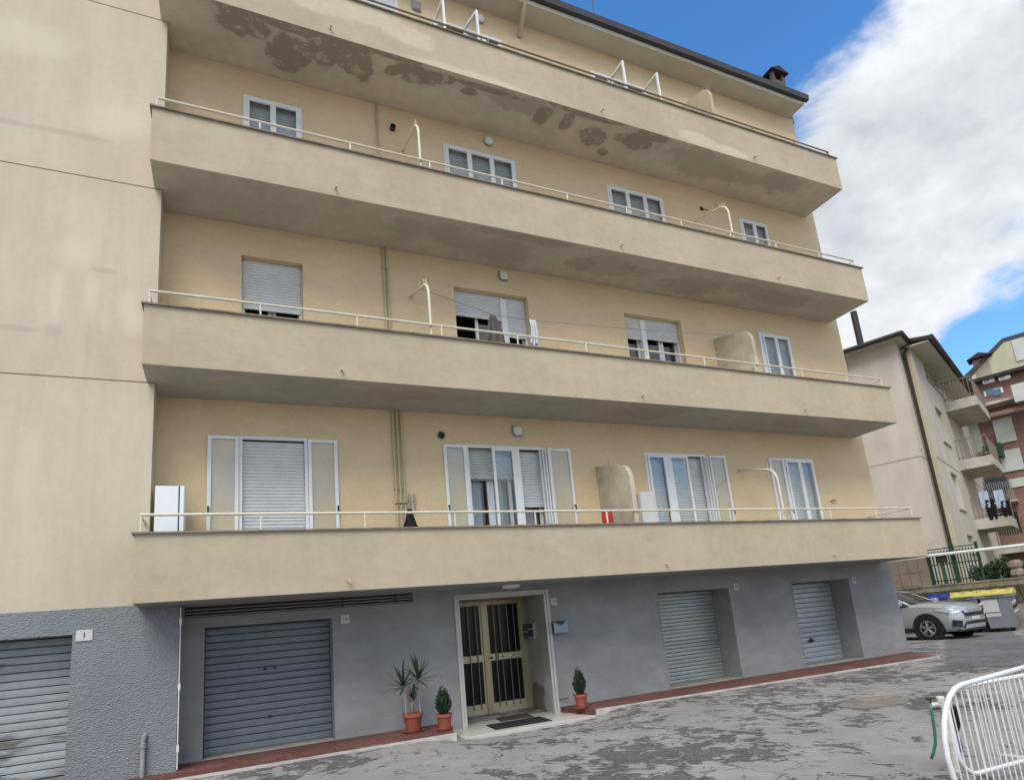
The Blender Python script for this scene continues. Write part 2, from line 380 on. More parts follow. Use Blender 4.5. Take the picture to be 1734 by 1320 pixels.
# metals, glass, paint
k = Mat('pane_glass', (1, 1, 1)); k.t.nodes.remove(k.b)
tr = N(k.t, 'ShaderNodeBsdfTransparent', inp={0: (.86, .9, .91, 1)}); gl = N(k.t, 'ShaderNodeBsdfGlossy', inp={0: (.95, .97, 1, 1), 1: .03})
fr = N(k.t, 'ShaderNodeFresnel', inp={0: 1.5}); bfg = N(k.t, 'ShaderNodeNewGeometry'); bfm = N(k.t, 'ShaderNodeMath', operation='MULTIPLY_ADD', inp={1: 1/1.5-1.5, 2: 1.5}); k.L.new(bfg.outputs['Backfacing'], bfm.inputs[0]); k.L.new(bfm.outputs[0], fr.inputs[0]); ms = N(k.t, 'ShaderNodeMixShader'); mo = k.t.nodes['Material Output']
ad = N(k.t, 'ShaderNodeMath', operation='MULTIPLY_ADD', inp={1: 1.2, 2: .05}); k.L.new(fr.outputs[0], ad.inputs[0])
k.L.new(ad.outputs[0], ms.inputs[0]); k.L.new(tr.outputs[0], ms.inputs[1]); k.L.new(gl.outputs[0], ms.inputs[2]); k.L.new(ms.outputs[0], mo.inputs[0]); M['glass'] = k.m
simple('white_aluminium', (.80, .81, .82), .35, 0, .5, .05, 4)
simple('shutter_plastic', (.68, .69, .69), .5, 0, .4, .06, 5)
simple('shutter_grey', (.56, .57, .57), .5, 0, .4, .08, 5)
simple('rail_paint', (.66, .62, .50), .45, 0, .4, .10, 8)
simple('rail_brown', (.22, .18, .14), .5, 0, .4, .10, 8)
simple('pipe_paint', (.50, .42, .29), .5, 0, .4, .06, 6)
simple('cap_stone', (.25, .215, .165), .9, 0, .2, .25, 9, .5, 50)
simple('black_rubber', (.012, .012, .013), .7, 0, .3, .1, 6, .3, 90)
simple('dark_plastic', (.02, .02, .022), .5, 0, .4)
simple('white_plastic', (.72, .72, .70), .4, 0, .4, .04, 5)
simple('fridge_white', (.76, .79, .82), .3, 0, .5, .03, 4)
simple('lamp_glass', (.78, .77, .72), .25, 0, .5, .05, 12)
simple('room_dark', (.035, .035, .04), .9)
simple('curtain', (.42, .45, .48), .9, 0, .1, .15, 6)
simple('terracotta', (.33, .10, .068), .75, 0, .25, .12, 9, .3, 60)
simple('soil', (.03, .022, .016), .95, 0, .1, .2, 30, .8, 60)
simple('bark', (.27, .23, .18), .9, 0, .1, .3, 25, .8, 50)
simple('stake', (.42, .40, .33), .8)
simple('marble', (.50, .485, .45), .35, 0, .45, .08, 4)
simple('kerb_white', (.47, .455, .42), .8, 0, .2, .2, 5, .5, 40)
simple('concrete', (.33, .315, .28), .9, 0, .2, .2, 3, .6, 30)
simple('plate_white', (.55, .55, .53), .35, 0, .4, .06, 20)
simple('plate_ink', (.05, .05, .06), .6)
simple('mail_blue', (.26, .335, .39), .5, 0, .4, .06, 8)
simple('mail_dark', (.055, .075, .095), .6, 0, .3)
simple('mat_black', (.03, .031, .033), .95, 0, .1, .15, 30, .8, 150)
simple('mat_brown', (.085, .068, .055), .95, 0, .1, .25, 20, .8, 150)
simple('galvanised_grey', (.32, .34, .36), .55, .3, .4, .1, 6)
simple('dark_metal', (.04, .037, .034), .5, .3, .4, .1, 5)
simple('red_plastic', (.42, .03, .02), .45, 0, .4, .06, 8)
simple('bag_black', (.010, .010, .011), .75, 0, .2)
simple('cloth_dark', (.12, .105, .10), .95, 0, .1, .2, 14)
simple('cloth_black', (.015, .015, .017), .95, 0, .1, .1, 14)
simple('cloth_white', (.56, .58, .60), .95, 0, .1, .08, 8)
simple('cloth_blue', (.42, .50, .62), .95, 0, .1, .08, 8)
simple('line_grey', (.20, .19, .17), .7)
simple('brass', (.36, .29, .14), .4, .6, .5, .1, 12)
k = Mat('door_gold', (.40, .345, .215), .38, .45, .5); k.vary(.12, 3, stretch=(3, 3, .5)); M['door_gold'] = k.m
k = Mat('door_gold_light', (.47, .42, .29), .35, .35, .5); k.vary(.08, 3); M['door_gold_l'] = k.m
simple('bar_bronze', (.20, .185, .15), .45, .4, .4)
simple('door_glass', (.008, .007, .007), .18, 0, .25)
# garage slats
def slat_mat(name, base, wear, wc, sc=2.0, rough=.45, metal=.35, amt=.5):
    k = Mat(name, base, rough, metal, .5); k.vary(.10, 2.5, stretch=(.25, 1, 2)); k.vary(.08, 9, off=3)
    k.mix(k.math('MULTIPLY', k.ramp(k.noise(sc, 8, .66, .4, (.5, 1, 1.6), wear), .56, .66), amt), wc); M[name] = k.m
slat_mat('slat_blue', (.17, .197, .235), 2, (.125, .15, .185), metal=.1, rough=.55)
slat_mat('slat_rusty', (.36, .385, .41), 5, (.085, .08, .06), 1.6, metal=.2, rough=.55, amt=.8)
slat_mat('slat_zinc', (.42, .455, .44), 8, (.33, .37, .41), 1.2, metal=.45, amt=.5)
slat_mat('slat_worn', (.42, .46, .50), 12, (.20, .22, .26), 3.0, metal=.25, amt=.6)
# paving
k = Mat('red_tiles', (.16, .068, .054), .6, spec=.3); k.vary(.22, 2); k.vary(.12, 14)
br = N(k.t, 'ShaderNodeTexBrick', offset=0, inp={'Scale': 1, 'Mortar Size': .006, 'Brick Width': .1, 'Row Height': .1, 'Color1': (1, 1, 1, 1), 'Color2': (.86, .86, .86, 1), 'Mortar': (.55, .55, .55, 1)}); k.L.new(k.pos(), br.inputs['Vector'])
k.mix(.8, br.outputs[0], 'MULTIPLY'); k.mix(k.math('MULTIPLY', k.ramp(k.noise(1.6, 8, .65, 0, None, 4), .55, .72), .4), (.34, .22, .19)); M['tiles'] = k.m
# background
k = Mat('neighbour_render', (.56, .50, .435), .9, spec=.15); k.vary(.08, .4); k.vary(.08, 1.5, stretch=(1, 1, .3))
k.mix(k.math('MULTIPLY', k.ramp(k.noise(.8, 8, .65, .5, (1, 1, .5), 6), .60, .72), .35), (.33, .31, .27)); k.bump(k.noise(30, 5), .3, .01); M['neigh'] = k.m
k = Mat('neighbour_band', (.50, .445, .33), .9, spec=.15); k.vary(.08, .5); M['neigh_band'] = k.m
simple('chimney', (.14, .10, .085), .9, 0, .2, .25, 5, .5, 30)
simple('roof_tile_dark', (.045, .04, .036), .8, 0, .2, .2, 4)
simple('gutter_brown', (.04, .033, .03), .45, .2, .4, .1, 4)
simple('gutter_slate', (.055, .055, .06), .5, .2, .4, .1, 4)
simple('eave_paint', (.56, .52, .44), .8, 0, .2, .08, 2)
k = Mat('brick_facade', (.26, .155, .13), .9, spec=.15); k.vary(.15, .8)
mb_ = N(k.t, 'ShaderNodeMapping'); mb_.inputs['Rotation'].default_value = (0, 0, 0)
br = N(k.t, 'ShaderNodeTexBrick', inp={'Scale': 1, 'Mortar Size': .012, 'Brick Width': .26, 'Row Height': .075, 'Color1': (1, 1, 1, 1), 'Color2': (.72, .72, .72, 1), 'Mortar': (1.25, 1.2, 1.15, 1)})
sp = N(k.t, 'ShaderNodeSeparateXYZ'); k.L.new(k.pos(), sp.inputs[0]); cb = N(k.t, 'ShaderNodeCombineXYZ')
k.L.new(k.math('ADD', k.math('MULTIPLY', sp.outputs[0], -.384), k.math('MULTIPLY', sp.outputs[1], .923)), cb.inputs[0]); k.L.new(sp.outputs[2], cb.inputs[1]); k.L.new(cb.outputs[0], br.inputs['Vector'])
k.mix(1.0, br.outputs[0], 'MULTIPLY'); M['brick'] = k.m
simple('cream_far', (.52, .48, .36), .9, 0, .1, .1, .6)
simple('balcony_concrete', (.50, .46, .40), .9, 0, .1, .25, 1.8)
simple('panel_pale', (.55, .57, .53), .6, 0, .3, .08, 2)
simple('window_blue', (.10, .17, .24), .15, 0, .5)
simple('green_iron', (.018, .055, .036), .5, .2, .4, .15, 6)
simple('awning_blue', (.045, .055, .075), .8, 0, .2, .15, 3)
k = Mat('old_wall', (.27, .245, .19), .92, spec=.15); k.vary(.3, 1.2); k.vary(.2, 6)
k.mix(k.math('MULTIPLY', k.ramp(k.noise(1.3, 8, .66, 0, None, 3), .5, .65), .6), (.11, .105, .085)); k.bump(k.noise(12, 8, .65), .6, .03); M['old_wall'] = k.m
k = Mat('block_wall', (.25, .20, .155), .92, spec=.15); k.vary(.2, 1.5); k.bump(k.noise(20, 6), .4, .02); M['block_wall'] = k.m
simple('stone', (.30, .25, .20), .92, 0, .15, .25, 5, .6, 14)
simple('bin_grey', (.22, .235, .26), .5, 0, .4, .1, 3)
simple('bin_lid_yellow', (.56, .50, .15), .5, 0, .4, .08, 4)
simple('bin_lid_blue', (.035, .05, .25), .5, 0, .4, .08, 4)
simple('sticker', (.60, .61, .58), .5, 0, .3, .15, 30)
simple('car_silver', (.44, .48, .515), .2, .5, .5)
simple('car_glass', (.02, .024, .028), .06, 0, .6)
simple('car_black', (.015, .015, .016), .45, 0, .4)
simple('car_rim', (.40, .40, .41), .3, .8, .5)
simple('head_lamp', (.45, .50, .55), .08, .2, .8)
simple('barrier_white', (.70, .71, .72), .4, 0, .45, .06, 10)
simple('pvc_white', (.56, .55, .51), .5, 0, .35, .22, 14)
simple('hose_green', (.015, .15, .085), .4, 0, .45)
simple('valve_blue', (.035, .04, .16), .5, 0, .4)
simple('grass', (.06, .085, .03), .95, 0, .1, .3, 2)
def leaf_mat(name, base, var=.35):
    k = Mat(name, base, .55, spec=.35); k.vary(var, 12); M[name] = k.m
leaf_mat('yucca_leaf', (.028, .062, .026)); leaf_mat('shrub_leaf', (.018, .048, .022)); leaf_mat('hedge_leaf', (.04, .075, .025))

# ================================================================== GROUND
def gz(x, y):
    z = -.022+.032/(1+math.exp(min((x-3.6)*3, 60)))
    z -= .118*math.exp(-min(abs((x-5.0)/1.35)**8, 60))*math.exp(-min(abs((y+.6)/1.15)**4, 60))
    z -= .018*min(max(x-14.0, 0), 10)
    z += .010*math.sin(x*1.7+y*.6)*math.sin(y*1.3+.4)*(1 if y < -1.5 else .3)
    return z
xs = [-300, -120, -50, -25]+[-12+.3*i for i in range(134)]+[32, 40, 60, 120, 300]
ys = [-300, -120, -50, -25]+[-12+.3*i for i in range(51)]+[4.5, 8, 14, 25, 60, 300]
me = MB(); nx = len(xs)
me.v = [Vector((x, y, gz(x, y))) for y in ys for x in xs]
me.f = [(j*nx+i, j*nx+i+1, (j+1)*nx+i+1, (j+1)*nx+i) for j in range(len(ys)-1) for i in range(nx-1)]
g = me.build('ground', M['asphalt'], smooth=True, kind='structure')

# paved strips along the facade with white edging, and the marble step at the entrance
def strip_poly(pts, z0, z1, name, mat):
    return MB().prism([(x, y, z0) for x, y in pts], (0, 0, z1-z0)).build(name, mat, kind='structure')
LZ, RZ, KW = .035, .0, .028
lp = [uz(u, v, LZ) for u, v in ((330, 1312), (600, 1268), (772, 1241))]; rp = [uz(u, v, RZ) for u, v in ((1010, 1200), (1300, 1155), (1590, 1110))]
ly = sum(p.y for p in lp)/3
strip_poly([(.375, -.002), (.375, -B-.002), (-2.2, -B-.002), (-2.2, ly), (lp[2].x, ly), (3.96, -.3), (3.97, -.002)], -.2, LZ, 'pavement', M['tiles'])
strip_poly([(-2.2, ly-.002), (-2.2, ly-KW), (lp[2].x+.02, ly-KW), (lp[2].x+.02, ly-.002)], -.2, LZ+.004, 'kerb', M['kerb_white'])
ro = [(rp[0].x-.02, rp[0].y)]+[(p.x, p.y) for p in rp[1:]]
strip_poly([(5.99, -.002)]+ro+[(15.02, -.002)], -.3, RZ, 'pavement', M['tiles'])
strip_poly([(x, y-.002) for x, y in ro]+[(x, y-KW) for x, y in ro[::-1]], -.3, RZ+.005, 'kerb', M['kerb_white'])
st_ = MB().bbox(3.975, 6.195, -.86, .84, -.24, -.088, .008).build('step', M['marble'], kind='structure')
for i, (a, b_) in enumerate(((.66, 2.33), (8.28, 9.99), (11.75, 13.47))):
    MB().bbox(a, b_, -.001, .55, -.1, (.05, .02, .02)[i], .004).build('sill', M['concrete'], kind='structure')

# ================================================================== APARTMENT BUILDING
AB = thing('apartment_building', 'cream apartment building with four long parapet balconies over a grey garage floor', 'building', (7.5, 3, -.2))
ROOF = 14.27
FL = [z+.18 for z in ZB]
win = {1: [(1.07, 2.04, 4.51), (4.65, 6.19, 4.51), (8.41, 9.97, 4.49), (12.16, 13.1, 4.48)],
       2: [(1.09, 2.02, 7.545), (4.66, 6.16, 7.55), (8.40, 9.88, 7.53), (12.20, 13.14, 7.53)],
       3: [(1.11, 2.05, 10.60), (4.66, 6.19, 10.62), (8.40, 9.91, 10.60), (12.22, 13.14, 10.58)],
       4: [(1.11, 2.05, 13.62), (4.66, 6.19, 13.62), (8.40, 9.91, 13.62), (12.22, 13.14, 13.4)]}
holes = [(a, b_, FL[f-1], t) for f in win for a, b_, t in win[f]]
wall_mesh(MB(), (0, 0, 0), (1, 0, 0), WB, ZB[0], ROOF, (0, -1, 0), holes, .30).build('wall', M['cream'], AB)
mb = MB(); mb.face([(WB, 0, -.3), (WB, 12, -.3), (WB, 12, ROOF), (WB, 0, ROOF)]); mb.face([(-12, 12, -.3), (WB, 12, -.3), (WB, 12, ROOF), (-12, 12, ROOF)])
mb.build('wall', M['cream'], AB)
gh = [(.65-.37, 2.34-.37, .045, 1.74, .30), (.40-.37, 3.58-.37, 1.885, 2.03, .25), (4.335-.37, 5.865-.37, -.2, 1.87, .84), (8.27-.37, 10-.37, .012, 1.735, .55), (11.74-.37, 13.48-.37, .012, 1.725, .55)]
wall_mesh(MB(), (.37, 0, 0), (1, 0, 0), WB-.37, -.3, ZB[0], (0, -1, 0), gh, .3).build('base_wall', M['grey'], AB)
# raised render edges round the garage openings
for a, b_, t in ((8.27, 10.0, 1.735), (11.74, 13.48, 1.725), (.65, 2.34, 1.74)):
    MB().box(a-.035, a-.002, -.006, .05, .0, t+.035).box(b_+.002, b_+.035, -.006, .05, .0, t+.035).box(a-.002, b_+.002, -.0062, .05, t+.002, t+.035).build('opening_trim', M['grey'], AB)
MB().face([(5.863, .0, -.09), (5.863, .84, -.09), (5.863, .84, 1.869), (5.863, .0, 1.869)]).build('entrance_reveal', M['reveal'], AB)
# left block, in storey panels with a recessed joint between them
lv = [2.062, 5.045, 8.078, 11.12, ROOF]
mb = MB()
for i in range(4):
    mb.box(-12, 0, -B, 11, lv[i]+(.018 if i else 0), lv[i+1])
mb.box(-11.98, -.012, -B+.02, 10.9, 2.1, ROOF-.05)
mb.build('block_wall', M['block'], AB)
wall_mesh(MB(), (-12, -B, 0), (1, 0, 0), 12.37, -.3, 2.060, (0, -1, 0), [(8.9, 11.24, -.28, 1.76, .5)], .28) \
    .face([(.37, -B, -.3), (.37, 0.02, -.3), (.37, 0.02, 2.033), (.37, -B, 2.033)]) \
    .face([(-12, -B, 2.060), (.37, -B, 2.060), (.37, 0, 2.060), (-12, 0, 2.060)]).build('block_base_wall', M['grey_rough'], AB)
MB().tube([(.385, -B-.004, .05), (.385, -B-.004, 2.0)], .008, 6).box(.372, .40, -B-.012, -B+.01, 1.78, 1.86).box(.372, .40, -B-.012, -B+.01, .98, 1.06).box(.372, .40, -B-.012, -B+.01, .25, .33).build('conduit', M['white_plastic'], AB)

# balconies
sof = ['soffit_grey', 'soffit_plain', 'soffit_damp', 'soffit_peeling']
posts = [-.04, 1.32, 2.67, 4.0, 5.34, 6.68, 8.02, 9.37, 10.7, 12.03, 13.4, 14.58]
for k_ in range(4):
    zb, zt = ZB[k_], ZT[k_]; f = zb+.18
    mb = MB()
    pl = [(XL, -B), (XL, -D), (W, -D), (W, 0), (W-.1, 0), (W-.1, -D+.1), (.012, -D+.1), (.012, -B)]
    mb.prism([(x, y, zb+.004) for x, y in pl], (0, 0, zt-zb-.004))
    bal = mb.build('balcony', M['beige'], AB)
    MB().box(XL+.003, W-.003, -D+.003, -B-.001, zb, f).box(.001, W-.003, -B-.0012, .0, zb, f).build('slab', M[sof[k_]], bal)
    cp = [(XL-.03, -B), (XL-.03, -D-.035), (W+.035, -D-.035), (W+.035, 0), (W-.13, 0), (W-.13, -D+.13), (.0, -D+.13), (.0, -B)]
    MB().prism([(x, y, zt) for x, y in cp], (0, 0, .022)).build('coping', M['cap_stone'], bal)
    cz = zt+.022; hz = zt+.255; rm = M['rail_brown'] if k_ == 3 else M['rail_paint']
    MB().tube([(-.05, -B, hz), (-.05, -1.04, hz), (14.6, -1.04, hz), (14.6, 0, hz)], .019, 8).build('handrail', rm, bal, auto=40)
    p0 = MB().tube([(posts[0], -1.04, cz-.01), (posts[0], -1.04, hz)], .0145, 6).build('post', rm, bal)
    for x in posts[1:]: dup(p0, (x-posts[0], 0, 0))
    s0 = None
    for x in (2.40, 7.67, 11.76):
        z = zb+.125
        if s0 is None:
            s0 = MB().tube([(x, -D+.02, z+.008), (x, -D-.075, z), (x+.004, -D-.095, z-.012), (x+.004, -D-.095, z-.03)], .014, 8).build('drain_spout', M['pipe_paint'], bal, auto=40); x0_ = x
        else: dup(s0, (x-x0_, 0, 0))

# roof with eaves
rf = MB()
rf.prism([(-12, -.47, ROOF), (-12, 6, ROOF+.02), (-12, 12.5, ROOF)][:0] or [(-12.3, -.56, ROOF+.21), (-12.3, 6, ROOF+2.0), (-12.3, 12.6, ROOF+.21), (-12.3, 12.5, ROOF+.12), (-12.3, -.5, ROOF+.12)], (27.25, 0, 0))
roof = rf.build('roof', M['roof_tile_dark'], AB)
MB().box(-12.3, 14.88, -.47, 12.4, ROOF, ROOF+.13).build('eaves', M['eave_paint'], roof)
MB().box(-12.3, 14.9, -.50, -.472, ROOF-.012, ROOF+.10).build('fascia', M['eave_paint'], roof)
gp = [(0, -.503, ROOF+.09), (0, -.60, ROOF+.10), (0, -.615, ROOF+.25), (0, -.60, ROOF+.262), (0, -.55, ROOF+.26), (0, -.503, ROOF+.24)]
MB().prism([(-12.3, y, z) for _, y, z in gp], (27.29, 0, 0)).build('gutter', M['gutter_slate'], roof)
pa, pb = uy(880, 60, -.03), uz(889, 9, ROOF-.05)
MB().tube([pa+Vector((0, .02, -.02)), pb, pb+Vector((0, -.02, .12))], .05, 10).build('downpipe_elbow', M['pipe_paint'], roof, auto=40)
cpos = uy(1309, 150, .45)
cx, cz_ = cpos.x, cpos.z
CY = .45
mb = MB().box(cx-.24, cx+.24, CY-.24, CY+.24, ROOF+.15, cz_+.05)
for sx_ in (-1, 1):
    for sy_ in (-1, 1): mb.box(cx+sx_*.19-.05, cx+sx_*.19+.05, CY+sy_*.19-.05, CY+sy_*.19+.05, cz_+.05, cz_+.30)
mb.box(cx-.07, cx+.07, CY-.13, CY+.13, cz_+.05, cz_+.29)
ch = mb.build('chimney', M['chimney'], roof)
MB().prism([(cx-.34, CY-.34, cz_+.30), (cx, CY-.34, cz_+.47), (cx+.34, CY-.34, cz_+.30)], (0, .68, 0)).build('chimney_cap', M['roof_tile_dark'], roof)
an = uy(1008, 35, .5)
MB().tube([(an.x, .5, ROOF+.35), (an.x, .5, an.z+1.6)], .012, 6).tube([(an.x-.25, .5, an.z+1.2), (an.x+.25, .5, an.z+1.2)], .008, 6).lathe((an.x, .5, an.z+.05), [(.02, 0), (.045, .03), (.02, .1)], 8).build('aerial', M['dark_metal'], roof)

# ---- windows
AL = M['white_aluminium']
def frame_box(mb, O, a, n, wd, z0, z1, fw, th):
    """rectangular frame in the vertical plane through O along a; th along n"""
    O = Vector(O); a = Vector(a).normalized(); n = Vector(n).normalized(); u = Vector((0, 0, 1))
    mb.obox((O.x, O.y, z0), a, n, u, fw, th, z1-z0)
    mb.obox(Vector((O.x, O.y, z0))+a*(wd-fw), a, n, u, fw, th, z1-z0)
    mb.obox(Vector((O.x, O.y, z0))+a*fw, a, n, u, wd-2*fw, th, fw)
    mb.obox(Vector((O.x, O.y, z1-fw))+a*fw, a, n, u, wd-2*fw, th, fw)
    return mb
def sash(par, O, a, n, wd, z0, z1, fw=.05, th=.04, handle=None, glass=True, mat=None):
    s_ = frame_box(MB(), O, a, n, wd, z0, z1, fw, th).build('sash', mat or AL, par)
    O = Vector(O); a = Vector(a).normalized(); n = Vector(n).normalized()
    if glass:
        q_ = Vector((O.x, O.y, z0+fw-.006))+a*(fw-.006)+n*th*.4; a_ = a*(wd-2*fw+.012); u_ = Vector((0, 0, z1-z0-2*fw+.012))
        MB().face([q_, q_+a_, q_+a_+u_, q_+u_]).build('pane', M['glass'], par)
    if handle is not None:
        h = Vector((O.x, O.y, handle[1]))+a*handle[0]+n*th
        MB().tube([h, h+n*.05, h+n*.05+Vector((0, 0, -.09))], .012, 6).build('handle', M['dark_plastic'], par)
    return s_
def shutter(par, x0, x1, y, z0, z1, mat='shutter_plastic', pitch=.052):
    mb = MB(); z = z0; 
    while z < z1-.005:
        t = min(z+pitch-.006, z1)
        mb.prism([(x0, y, z), (x0, y-.008, z+.012), (x0, y-.009, z+.030), (x0, y-.002, t), (x0, y+.01, t), (x0, y+.01, z)], (x1-x0, 0, 0))
        z += pitch
    mb.box(x0, x1, y+.006, y+.012, z0, z1)
    mb.box(x0, x1, y-.012, y+.012, z0-.045, z0-.001)
    for q in (.18, .82): mb.box(x0+(x1-x0)*q-.015, x0+(x1-x0)*q+.015, y-.03, y-.012, z0-.04, z0-.01)
    return mb.build('shutter_slats', M[mat], par, kind='stuff')
def room(par, x0, x1, z0, z1, y=.31, d=.9):
    return MB().face([(x0, y+d, z0), (x1, y+d, z0), (x1, y+d, z1), (x0, y+d, z1)]).face([(x0, y, z0), (x0, y+d, z0), (x0, y+d, z1), (x0, y, z1)]) \
        .face([(x1, y, z0), (x1, y+d, z0), (x1, y+d, z1), (x1, y, z1)]).face([(x0, y, z1), (x1, y, z1), (x1, y+d, z1), (x0, y+d, z1)]) \
        .face([(x0, y, z0), (x1, y, z0), (x1, y+d, z0), (x0, y+d, z0)]).build('interior', M['room_dark'], par)
def curtain(par, x0, x1, y, z0, z1, mat='curtain'):
    mb = MB(); n = max(6, int((x1-x0)/.03)); b0 = len(mb.v)
    for i in range(n+1):
        x = x0+(x1-x0)*i/n; yy = y+.018*math.sin(i*1.9)+.01*math.sin(i*.7)
        mb.v += [Vector((x, yy, z0)), Vector((x, yy, z1))]
    mb.f = [(2*i, 2*i+2, 2*i+3, 2*i+1) for i in range(n)]
    return mb.build('curtain', M[mat], par, smooth=True)
ex, ny = (1, 0, 0), (0, -1, 0)
def outer(x0, x1, z0, z1, y=-.012, th=.05, fw=.045):
    return frame_box(MB(), (x0, y+th, 0), ex, ny, x1-x0, z0, z1, fw, th).build('window', AL, AB)

# first floor: outer aluminium sashes, some folded back against the wall
f, z0 = 1, FL[0]+.02
x0, x1, t = win[1][0]; wd = outer(x0, x1, z0, t)
sash(wd, (.65, -.004, 0), ex, ny, .415, z0, 4.495, .05, .035, (.02, 3.42)); sash(wd, (2.045, -.004, 0), ex, ny, .44, z0, 4.49, .05, .035, (.42, 3.42))
shutter(wd, x0+.046, x1-.046, .06, z0+.045, t-.08)
x0, x1, t = win[1][1]; wd = outer(x0, x1, z0, t)
sash(wd, (4.24, -.004, 0), ex, ny, .405, z0, 4.495, .05, .035, (.02, 3.42)); sash(wd, (6.24, -.004, 0), ex, ny, .47, z0, 4.495, .05, .035, (.43, 3.42))
MB().box(5.56, 5.66, -.03, .04, z0, t-.04).build('mullion', AL, wd)
sash(wd, (5.13, .002, 0), ex, ny, .43, z0+.02, t-.046, .05, .036)
for dx, yy in ((6.085, .03), (6.12, -.02), (6.155, -.055), (6.195, -.09)):      # jambs of the folded sash, seen edge on
    MB().box(dx, dx+.018, yy-.03, .05, z0+.02, t-.05).build('jamb', AL, wd)
shutter(wd, 4.70, 5.555, .13, 3.98, t-.05, 'shutter_grey'); shutter(wd, 5.665, 6.145, .13, 3.47, t-.05)
room(wd, x0, x1, z0, t); 
sash(wd, (4.72, .27, 0), ex, ny, .43, z0, 3.99, .06, .04); sash(wd, (5.15, .272, 0), ex, ny, .41, z0, 3.99, .06, .04); sash(wd, (5.67, .27, 0), ex, ny, .48, z0, 3.6, .06, .04)
curtain(wd, 4.80, 5.0, .36, z0, 3.96); curtain(wd, 5.2, 5.5, .36, z0, 3.96); curtain(wd, 5.72, 6.1, .36, z0, 3.5)
x0, x1, t = win[1][2]; wd = outer(x0, x1, z0, t)
MB().box(8.90, 8.99, -.03, .04, z0, t-.04).build('mullion', AL, wd)
sash(wd, (8.46, .002, 0), ex, ny, .44, z0+.02, t-.046, .05, .036); sash(wd, (8.99, .002, 0), ex, ny, .47, z0+.02, t-.046, .05, .036)
for dx, yy in ((9.85, .03), (9.89, -.02), (9.925, -.055), (9.965, -.09)): MB().box(dx, dx+.018, yy-.03, .05, z0+.02, t-.05).build('jamb', AL, wd)
sash(wd, (10.0, -.004, 0), ex, ny, .47, z0, 4.475, .05, .035, (.43, 3.3))
shutter(wd, 8.46, 8.90, .12, 2.75, t-.05); shutter(wd, 8.99, 9.92, .12, z0+.05, t-.05); room(wd, x0, x1, z0, t)
MB().bbox(8.06, 8.40, -.16, -.02, z0-.02, 3.66, .02).build('meter_cabinet', M['white_plastic'], AB)
x0, x1, t = win[1][3]; wd = outer(x0, x1, z0, t)
sash(wd, (11.72, -.004, 0), ex, ny, .43, z0, 4.465, .05, .035, (.40, 3.3)); sash(wd, (12.21, .002, 0), ex, ny, .43, z0+.02, t-.046, .05, .036); sash(wd, (12.64, .002, 0), ex, ny, .42, z0+.02, t-.046, .05, .036)
shutter(wd, 12.21, 13.05, .12, z0+.05, t-.05); room(wd, x0, x1, z0, t)

# second floor: recessed roller shutters
z0 = FL[1]+.02
def recessed(i, splits, bots, sash_list):
    x0, x1, t = win[2][i]
    wd = frame_box(MB(), (x0+.002, .20, 0), ex, ny, x1-x0-.004, z0, t-.002, .05, .05)
    for s0_, s1_ in splits: wd.box(s0_, s1_, .10, .20, z0+.05, t-.05)
    wd = wd.build('window', AL, AB)
    ed = [x0+.03]+[q for s_ in splits for q in s_]+[x1-.03]
    for j, bz in enumerate(bots): shutter(wd, ed[2*j], ed[2*j+1], .135, bz+.045, t-.003)
    for (a, b_) in sash_list: sash(wd, (a, .26, 0), ex, ny, b_-a, z0, t-.05, .055, .045)
    room(wd, x0, x1, z0, t); return wd
recessed(0, [], [6.68], [(1.10, 1.55), (1.56, 2.01)])
wd = recessed(1, [(5.62, 5.74)], [7.04, 6.72], [(5.12, 5.62), (5.75, 6.13)])
wd = recessed(2, [(8.86, 8.98)], [7.02, 7.06], [(8.43, 8.86), (8.98, 9.42), (9.43, 9.86)])
curtain(wd, 8.45, 8.84, .34, z0, t-.1); curtain(wd, 9.0, 9.4, .34, z0, t-.1); curtain(wd, 9.47, 9.66, .34, z0, t-.1)
x0, x1, t = win[2][3]; wd = outer(x0, x1, z0, t); MB().box(12.12, 12.2, -.04, .0, z0, t).build('folded_leaf', AL, wd)
sash(wd, (12.25, .002, 0), ex, ny, .42, z0+.02, t-.046, .05, .036); sash(wd, (12.67, .002, 0), ex, ny, .42, z0+.02, t-.046, .05, .036)
curtain(wd, 12.25, 13.09, .10, z0, t-.05); room(wd, x0, x1, z0, t)

# third floor: flush casements over lowered shutters
z0 = FL[2]+.02
for i, n in enumerate((2, 3, 3, 2)):
    x0, x1, t = win[3][i]; wd = outer(x0, x1, z0, t, -.02, .06, .05)
    pw = (x1-x0-.10)/n
    for j in range(n): sash(wd, (x0+.05+j*pw, .0, 0), ex, ny, pw, z0+.02, t-.05, .045, .04)
    shutter(wd, x0+.05, x1-.05, .10, z0+.06, t-.02, 'shutter_grey'); room(wd, x0, x1, z0, t)

